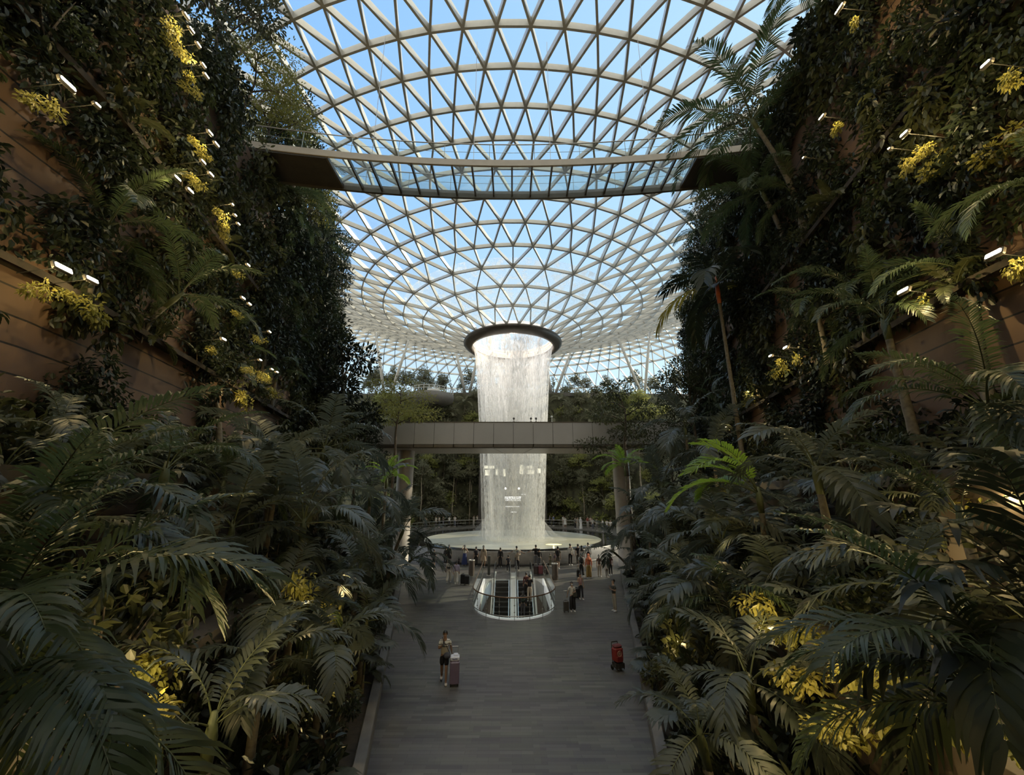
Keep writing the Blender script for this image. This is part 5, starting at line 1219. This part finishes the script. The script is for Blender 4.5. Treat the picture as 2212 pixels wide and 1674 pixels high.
D = (.014, .014, .016)
_, _ = put(936, 1229, 1186, 'person in dark shorts with bare legs half hidden behind a drooping frond', 170, top=(.06, .06, .06), low='shorts', bottom=D)
p1, q1 = put(962, 1219, 1182, 'person in black with short hair at the far left end of the pool wall', 165, top=D, bottom=D, sleeve='long'); backpack(p1, q1, (.03, .03, .035), 'dark backpack worn by the person at the far left of the pool wall')
put(972, 1216, 1174, 'long-haired woman in a dark green coat by the pool wall', 185, top=(.02, .026, .02), bottom=D, sleeve='long', low='dress', hair='long', female=True, cap=1.95)
put(991, 1221, 1203, 'small child in a teal hat beside the long blue skirt', 180, top=(.02, .03, .05), bottom=D, hat=(.06, .13, .15), floor=.6)
put(1005, 1219, 1175, 'woman in a white top and long royal blue skirt watching the falls', 180, arms=('hip', 'up'), top=(.55, .52, .45), bottom=(.020, .035, .14), sleeve='none', low='skirt', hair='long', female=True)
p2, q2 = put(1029, 1221, 1179, 'man in a dark top by the pool wall, carrying a black bag on his back', 200, top=(.05, .05, .06), bottom=D); backpack(p2, q2, (.02, .02, .03), 'black backpack on the man next to the beige dress')
put(1044, 1226, 1178, 'long-haired woman in a beige dress by the pool wall', 175, top=(.40, .32, .24), bottom=(.34, .26, .19), low='dress', hair='long', female=True, skin=1, sleeve='long', legs=('bend', 'st'))
put(1081, 1224, 1182, 'boy in all dark clothes standing alone before the falls', 180, top=D, bottom=D, sleeve='long')
c1, cq = put(1098, 1236, 1199, 'child in dark clothes walking off the top of the left escalator', 190, top=D, bottom=D, legs=('bk', 'fw'), floor=.9, arms=('hip', 'down')); backpack(c1, cq, (.02, .02, .03), 'dark satchel on the child at the top of the escalators')
wa, wq = put(969, 1259, 1208, 'woman with a white top crossed by a black band, arm in arm at left', 175, top=(.60, .58, .53), bottom=(.58, .54, .47), hair='pony', female=True, legs=('fw', 'bk'), low='wide')
bb = tag(empty('waist_bag', world_pt(wa, V((0, .14, 1.12))), wa.rotation_euler.z), 'black belt bag across the back of the woman in white', 'bag'); mb = MB(); mb.bevbox((0, 0, 0), (.28, .09, .13), .03); mb.obj('pouch', M_black, bb)
mb = MB(); mb.tube([(-.1, -.01, .05), (-.02, -.02, .16), (.06, -.05, .27)], .016, 6); mb.obj('strap', M_black, bb)
put(985, 1262, 1211, 'woman in a lavender tunic and white trousers walking away at left', 190, top=(.36, .31, .46), bottom=(.62, .60, .56), hair='pony', female=True, legs=('bk', 'fw'), sleeve='long', wide=1.15, low='wide')
p = ground(1000, 1263); suitcase(p, 2.9, .36, .26, .66, (.016, .016, .018), 'black suitcase beside the lavender tunic, left of two', .1, group='black suitcases left of the escalator')
p = ground(1009, 1264); suitcase(p, 3.0, .38, .26, .60, (.012, .013, .016), 'black suitcase beside the lavender tunic, right of two', .1, group='black suitcases left of the escalator')
put(1116, 1222, 1177, 'woman in a pale grey tee holding both arms out before the falls', 180, arms=('out', 'out'), top=(.42, .44, .38), bottom=(.1, .1, .1), hair='short', female=True, skin=1)
put(1118, 1233, 1189, 'woman in a beige blouse and dark trousers behind the outstretched arms', 180, arms=('up', 'bent'), top=(.36, .30, .24), bottom=D, hair='pony', female=True)
put(1157, 1221, 1174, 'man in black tee leaning an arm out along the pool wall', 185, arms=('down', 'out'), top=D, bottom=(.16, .17, .20))
put(1165, 1223, 1184, 'person in a black hooded jacket and grey jeans by the pool wall', 200, top=(.012, .012, .014), bottom=(.10, .11, .13), sleeve='long', covered=None)
put(1187, 1219, 1192, 'small child in olive camouflage by the pool wall', 150, top=(.16, .16, .11), bottom=(.15, .15, .11), floor=.8)
k1, kq = put(1199, 1224, 1193, 'child in beige with a purple bag', 185, top=(.42, .38, .31), bottom=(.34, .30, .24), floor=.85, hat=(.40, .36, .30), low='shorts'); backpack(k1, kq, (.055, .04, .09), 'small purple backpack on the child in beige')
k2, kq = put(1206, 1229, 1180, 'striding man in dark olive tee right of the child in beige', 165, top=(.06, .055, .03), bottom=(.12, .11, .10), low='shorts', legs=('bk', 'fw')); backpack(k2, kq, (.014, .014, .016), 'black backpack on the man in the olive tee')
put(1233, 1221, 1174, 'man in a long white shirt and black trousers at the pool', 150, arms=('down', 'bent'), top=(.62, .60, .55), bottom=D, sleeve='long', wide=1.2)
put(1250, 1222, 1173, 'man in a black tee among the group at the right of the pool', 190, top=D, bottom=(.05, .05, .05))
put(1258, 1223, 1178, 'woman in pale top and black headscarf in the pool group', 170, top=(.48, .44, .42), bottom=(.2, .12, .12), sleeve='long', covered=(.02, .02, .02), female=True)
put(1266, 1211, 1168, 'man in a pale grey shirt at the right end of the pool group', 160, top=(.42, .43, .43), bottom=D, sleeve='long', cap=2.0)
m5, mq = put(1257, 1246, 1195, 'man in a white shirt and black trousers walking away with a rucksack', 180, top=(.62, .62, .60), bottom=D, low='wide', legs=('bk', 'fw')); backpack(m5, mq, (.012, .012, .014), 'large black backpack on the man in the white shirt')
p = ground(1250, 1248); suitcase(p, 3.1, .30, .24, .55, D, 'black suitcase rolled by the man with the large black backpack', .4)
put(1273, 1250, 1196, 'woman in an orange headscarf and tunic with ochre trousers', 180, top=(.62, .16, .08), bottom=(.30, .19, .06), covered=(.70, .20, .10), sleeve='long', female=True, wide=1.15, low='wide')
put(1296, 1246, 1198, 'long-haired woman in beige trousers near the right column', 160, top=(.10, .08, .07), bottom=(.42, .37, .30), hair='long', female=True)
put(1320, 1243, 1197, 'man in a maroon top in front of the right column', 190, top=(.10, .018, .02), bottom=D)
put(1312, 1247, 1213, 'child in white beside the man in the maroon top', 185, top=(.60, .58, .55), bottom=(.14, .13, .12), floor=.9)
put(1255, 1294, 1238, 'woman in a pink top and black trousers behind the masked woman', 10, arms=('bent', 'down'), top=(.40, .22, .23), bottom=D, sleeve='none', hair='long', female=True, eyes=True, legs=('st', 'fw'))
mw, mq = put(1237, 1321, 1256, 'masked woman in a white shirt and wide black trousers facing the camera', 5, arms=('pull', 'hold'), top=(.62, .60, .56), bottom=D, low='wide', hair='long', female=True, eyes=True, shoes=(.7, .7, .7))
mk = MB(); mk.ellipsoid((0, -.075, 1.56), (.062, .045, .045), 14, 8); tag(mk.obj('face_mask', cloth((.6, .6, .6)), mw, True), 'white face mask')
hb = tag(empty('handbag', world_pt(mw, V((.17, -.1, .98)))), 'dark handbag on the arm of the masked woman', 'bag'); mb = MB(); mb.bevbox((0, 0, 0), (.22, .12, .26), .04); mb.obj('bag_body', cloth((.05, .05, .045)), hb); mb = MB(); mb.tube([(-.08, 0, .12), (-.06, .02, .3), (.04, .03, .3), (.08, 0, .12)], .012, 6); mb.obj('strap', M_black, hb)
p = ground(1223, 1322); suitcase(p, .1, .32, .24, .52, (.06, .055, .05), 'small dark cabin suitcase at the side of the masked woman', .5)
p = ground(1246, 1294); suitcase(p, .1, .28, .24, .58, (.014, .014, .016), 'slim black suitcase between the masked woman and the pink top', .1)
put(1328, 1320, 1251, 'man in a dark grey tee looking down beside the right planting', 285, arms=('phone', 'bent'), top=(.06, .06, .058), bottom=(.30, .27, .22), eyes=True, shoes=(.65, .65, .65))
for px, py, col, lb in ((1158, 1242, (.03, .014, .016), 'dark red suitcase behind the well glass, leftmost of three'), (1168, 1242, (.17, .045, .065), 'maroon suitcase behind the well glass, middle of three'), (1180, 1242, (.022, .035, .040), 'dark teal suitcase behind the well glass, rightmost of three')):
    p = ground(px, py); suitcase(p, 3.0, .40, .26, .66, col, lb, .12, group='three suitcases at the head of the escalators')
# riders: on the right-hand escalator, standing on its steps
def rider(x, y, H, label, **kw):
    z = -max(0, ((YT-y)/.40-.8))*.40*SL; i = int((YT-y)/.40); z = -max(0, (i-.8))*.40*SL
    t, P = person((x, YT-.40*i-.2, z), PI, H, **kw); tag(t, label, 'person'); return t, P
rider(1.28, 31.2, 1.78, 'man in a black tee and beige trousers riding up the escalator', top=D, bottom=(.55, .46, .36), arms=('bent', 'hip'))
r2, rq = rider(.76, 30.0, 1.64, 'woman with a green rucksack riding up the escalator', top=(.05, .05, .07), bottom=(.10, .10, .12), hair='long', female=True, sleeve='long'); backpack(r2, rq, (.022, .035, .028), 'large dark green backpack on the escalator rider')
rider(1.05, 31.6, 1.62, 'person in a dark red jacket ahead on the escalator, mostly hidden', top=(.10, .03, .03), bottom=D, sleeve='long', female=True)
# people on the raised walkway behind the pool: feet on z = 1.3, small in the picture
FAR = [(918,1128,(.5,.3,.22),'in orange standing by the railing at far left','st'),(941,1127,(.70,.68,.62),'in white at the far left railing','hip'),(948,1126,(.62,.60,.55),'in a white shirt second along the left railing','bent'),(957,1127,(.10,.10,.10),'in black between two white shirts at left','st'),(970,1128,(.75,.73,.68),'in a bright white tee leaning on the railing at left','bent'),(982,1128,(.74,.70,.66),'in white next to the leaning white tee','hip'),
 (1023,1127,(.35,.33,.30),'in grey just left of the falls','st'),(1031,1128,(.70,.66,.58),'in cream raising both arms left of the falls','up'),(1037,1128,(.55,.50,.42),'in tan closest to the falls on their left','hip'),
 (1173,1120,(.70,.70,.68),'in a white tee closest to the falls on their right','bent'),(1188,1121,(.10,.12,.16),'in navy right of the falls','st'),(1196,1121,(.12,.18,.34),'in a blue shirt right of the falls','hip'),(1217,1122,(.75,.75,.72),'in white cap and top by the right railing','st'),(1221,1131,(.60,.60,.57),'in a pale dress on the near side of the right walkway','dress'),(1243,1131,(.12,.12,.11),'in black walking on the right walkway','bent'),(1248,1131,(.35,.33,.30),'in grey walking beside the black figure','st'),(1255,1133,(.72,.72,.73),'in a long white robe on the right walkway','robe'),
 (1270,1123,(.24,.06,.05),'in dark red by the right railing','st'),(1277,1123,(.60,.45,.38),'in peach by the right railing','hip'),(1281,1136,(.55,.55,.52),'in pale grey at the edge of the granite terrace','st'),(1290,1137,(.50,.50,.49),'in a banded black and white tee on the terrace edge','hip'),(1303,1131,(.78,.77,.74),'in white by the right column','bent'),(1312,1139,(.60,.57,.52),'in cream and black bending by the right column','bent'),(1320,1138,(.72,.71,.68),'in a white shirt nearest the right column','st')]
protos = {}
for px, py, col, lb, ps in FAR:
    Rw = 14.2 if py >= 1129 else 17.0; p = None
    for k in range(400):
        Y = 56+.05*k; zc = Y*math.cos(TH)+(1.325-CAMZ)*math.sin(TH); x = (px-1106)/FPX*zc
        if math.hypot(x-PX, Y-52.75) >= Rw: break
    p = V((x, Y, 1.305+.0052*(math.hypot(x-PX, Y-52.75)-13.35)))
    if ps in protos and ps in ('st', 'hip', 'bent', 'up'):
        src = protos[ps]; t = src.copy(); C.objects.link(t); t.location = p; t.rotation_euler = (0, 0, R_.uniform(-1, 1)+(PI if R_.random() < .4 else 0)); t['label'] = 'distant person '+lb
        for ch in PK[ps]:
            c = ch.copy(); C.objects.link(c); c.parent = t
            if ch.name.split('.')[0] in ('shirt', 'trousers'):
                c.material_slots[0].link = 'OBJECT'; c.material_slots[0].material = cloth(col if ch.name.startswith('shirt') else R_.choice([(.03, .03, .035), (.2, .19, .18), (.10, .11, .15), (.45, .42, .38)]))
    else:
        t, P = person(p, R_.uniform(-1, 1), 1.68, arms={'st': ('down', 'bent'), 'hip': ('hip', 'down'), 'bent': ('bent', 'bent'), 'up': ('up', 'up'), 'dress': ('down', 'down'), 'robe': ('down', 'down')}[ps], top=col, bottom=col if ps in ('dress', 'robe') else (.06, .06, .07), low={'dress': 'dress', 'robe': 'robe'}.get(ps, 'trousers'), covered=col if ps == 'robe' else None, fingers=False, sleeve='short' if ps != 'robe' else 'long')
        tag(t, 'distant person '+lb, 'person', None); flush(); protos[ps] = t; PK = globals().setdefault('PK', {}); PK[ps] = [o for o in bpy.data.objects if o.parent is t]
put(1385, 1176, 1144, 'person with a white top and red backpack right of the column', 150, top=(.6, .6, .58), bottom=(.08, .02, .02))
flush()
# plants that stand wholly behind others and never show are left out
HIDDEN = {65,66,67,68,95,96,97,100,103,106,109,112,113,114,115,116,117,118,120,121,135,136,137,140,152,164,166,169,176,178,182,184,185,187,210,212,215,217,218,219,220,221,222,223,224,225,226,227,228,229,232,233,234,245,246,247,248,249,250,272,273,287,288,302,318,331,394,406,407,419,420,446,449,453,455,456,460,464,465,467,468,470,471,472,487,488,489,506,507,510,513,516,518,519,522,525,527,528,529,530,531,532,533,534,535,536,537,539,570,571,573,574,575,576,577,578,579,585,588,597,602,613,708,756,780,782,793,818,831,845,846,847,848,849,850,852,853,854,857,858,859,860,861,862,863,864,865,866,868,869,870,871,874,875,876,877,892,894,895,896,897,898,899,900,901,902,903,904,905,906,907,908,924,937,940,941,942,945,983,984,985,986,1027,1034,1040}
for i in HIDDEN:
    o = PLANTS[i][0]
    for ch in list(o.children): bpy.data.objects.remove(ch)
    bpy.data.objects.remove(o)
PLANTS = [e for i, e in enumerate(PLANTS) if i not in HIDDEN]
# bare stretches of board-marked wall between the creepers
BARE = [(95,225,120),(60,440,110),(40,630,120),(300,800,115),(540,865,85),(2005,775,115),(2140,700,125),(2185,420,80),(1890,850,75)]
keep = []
for e in PLANTS:
    if e[2] == 'creeper' and 'wall' in e[3] and any(math.hypot(e[4][0]-a, e[4][1]-b) < c for a, b, c in BARE): bpy.data.objects.remove(e[0])
    else: keep.append(e)
PLANTS = keep
# --- label every plant: look, then place, then order from the left among its like
from collections import defaultdict
g = defaultdict(list)
for o, d, c, zn, q in PLANTS: g[(d, zn)].append((q[0], q[1], o, c))
for (d, zn), L in g.items():
    L.sort(key=lambda e: (e[0], e[1])); n = len(L)
    for i, (_, _, o, c) in enumerate(L):
        if n == 1: lb = '%s %s' % (d, zn)
        elif i == 0: lb = '%s %s, leftmost' % (d, zn)
        elif i == n-1: lb = '%s %s, rightmost' % (d, zn)
        else: lb = '%s %s, %s from left' % (d, zn, ORD[i] if i < 20 else 'number %d' % (i+1))
        tag(o, lb, c, '%ss %s' % (d, zn) if n > 1 else None)
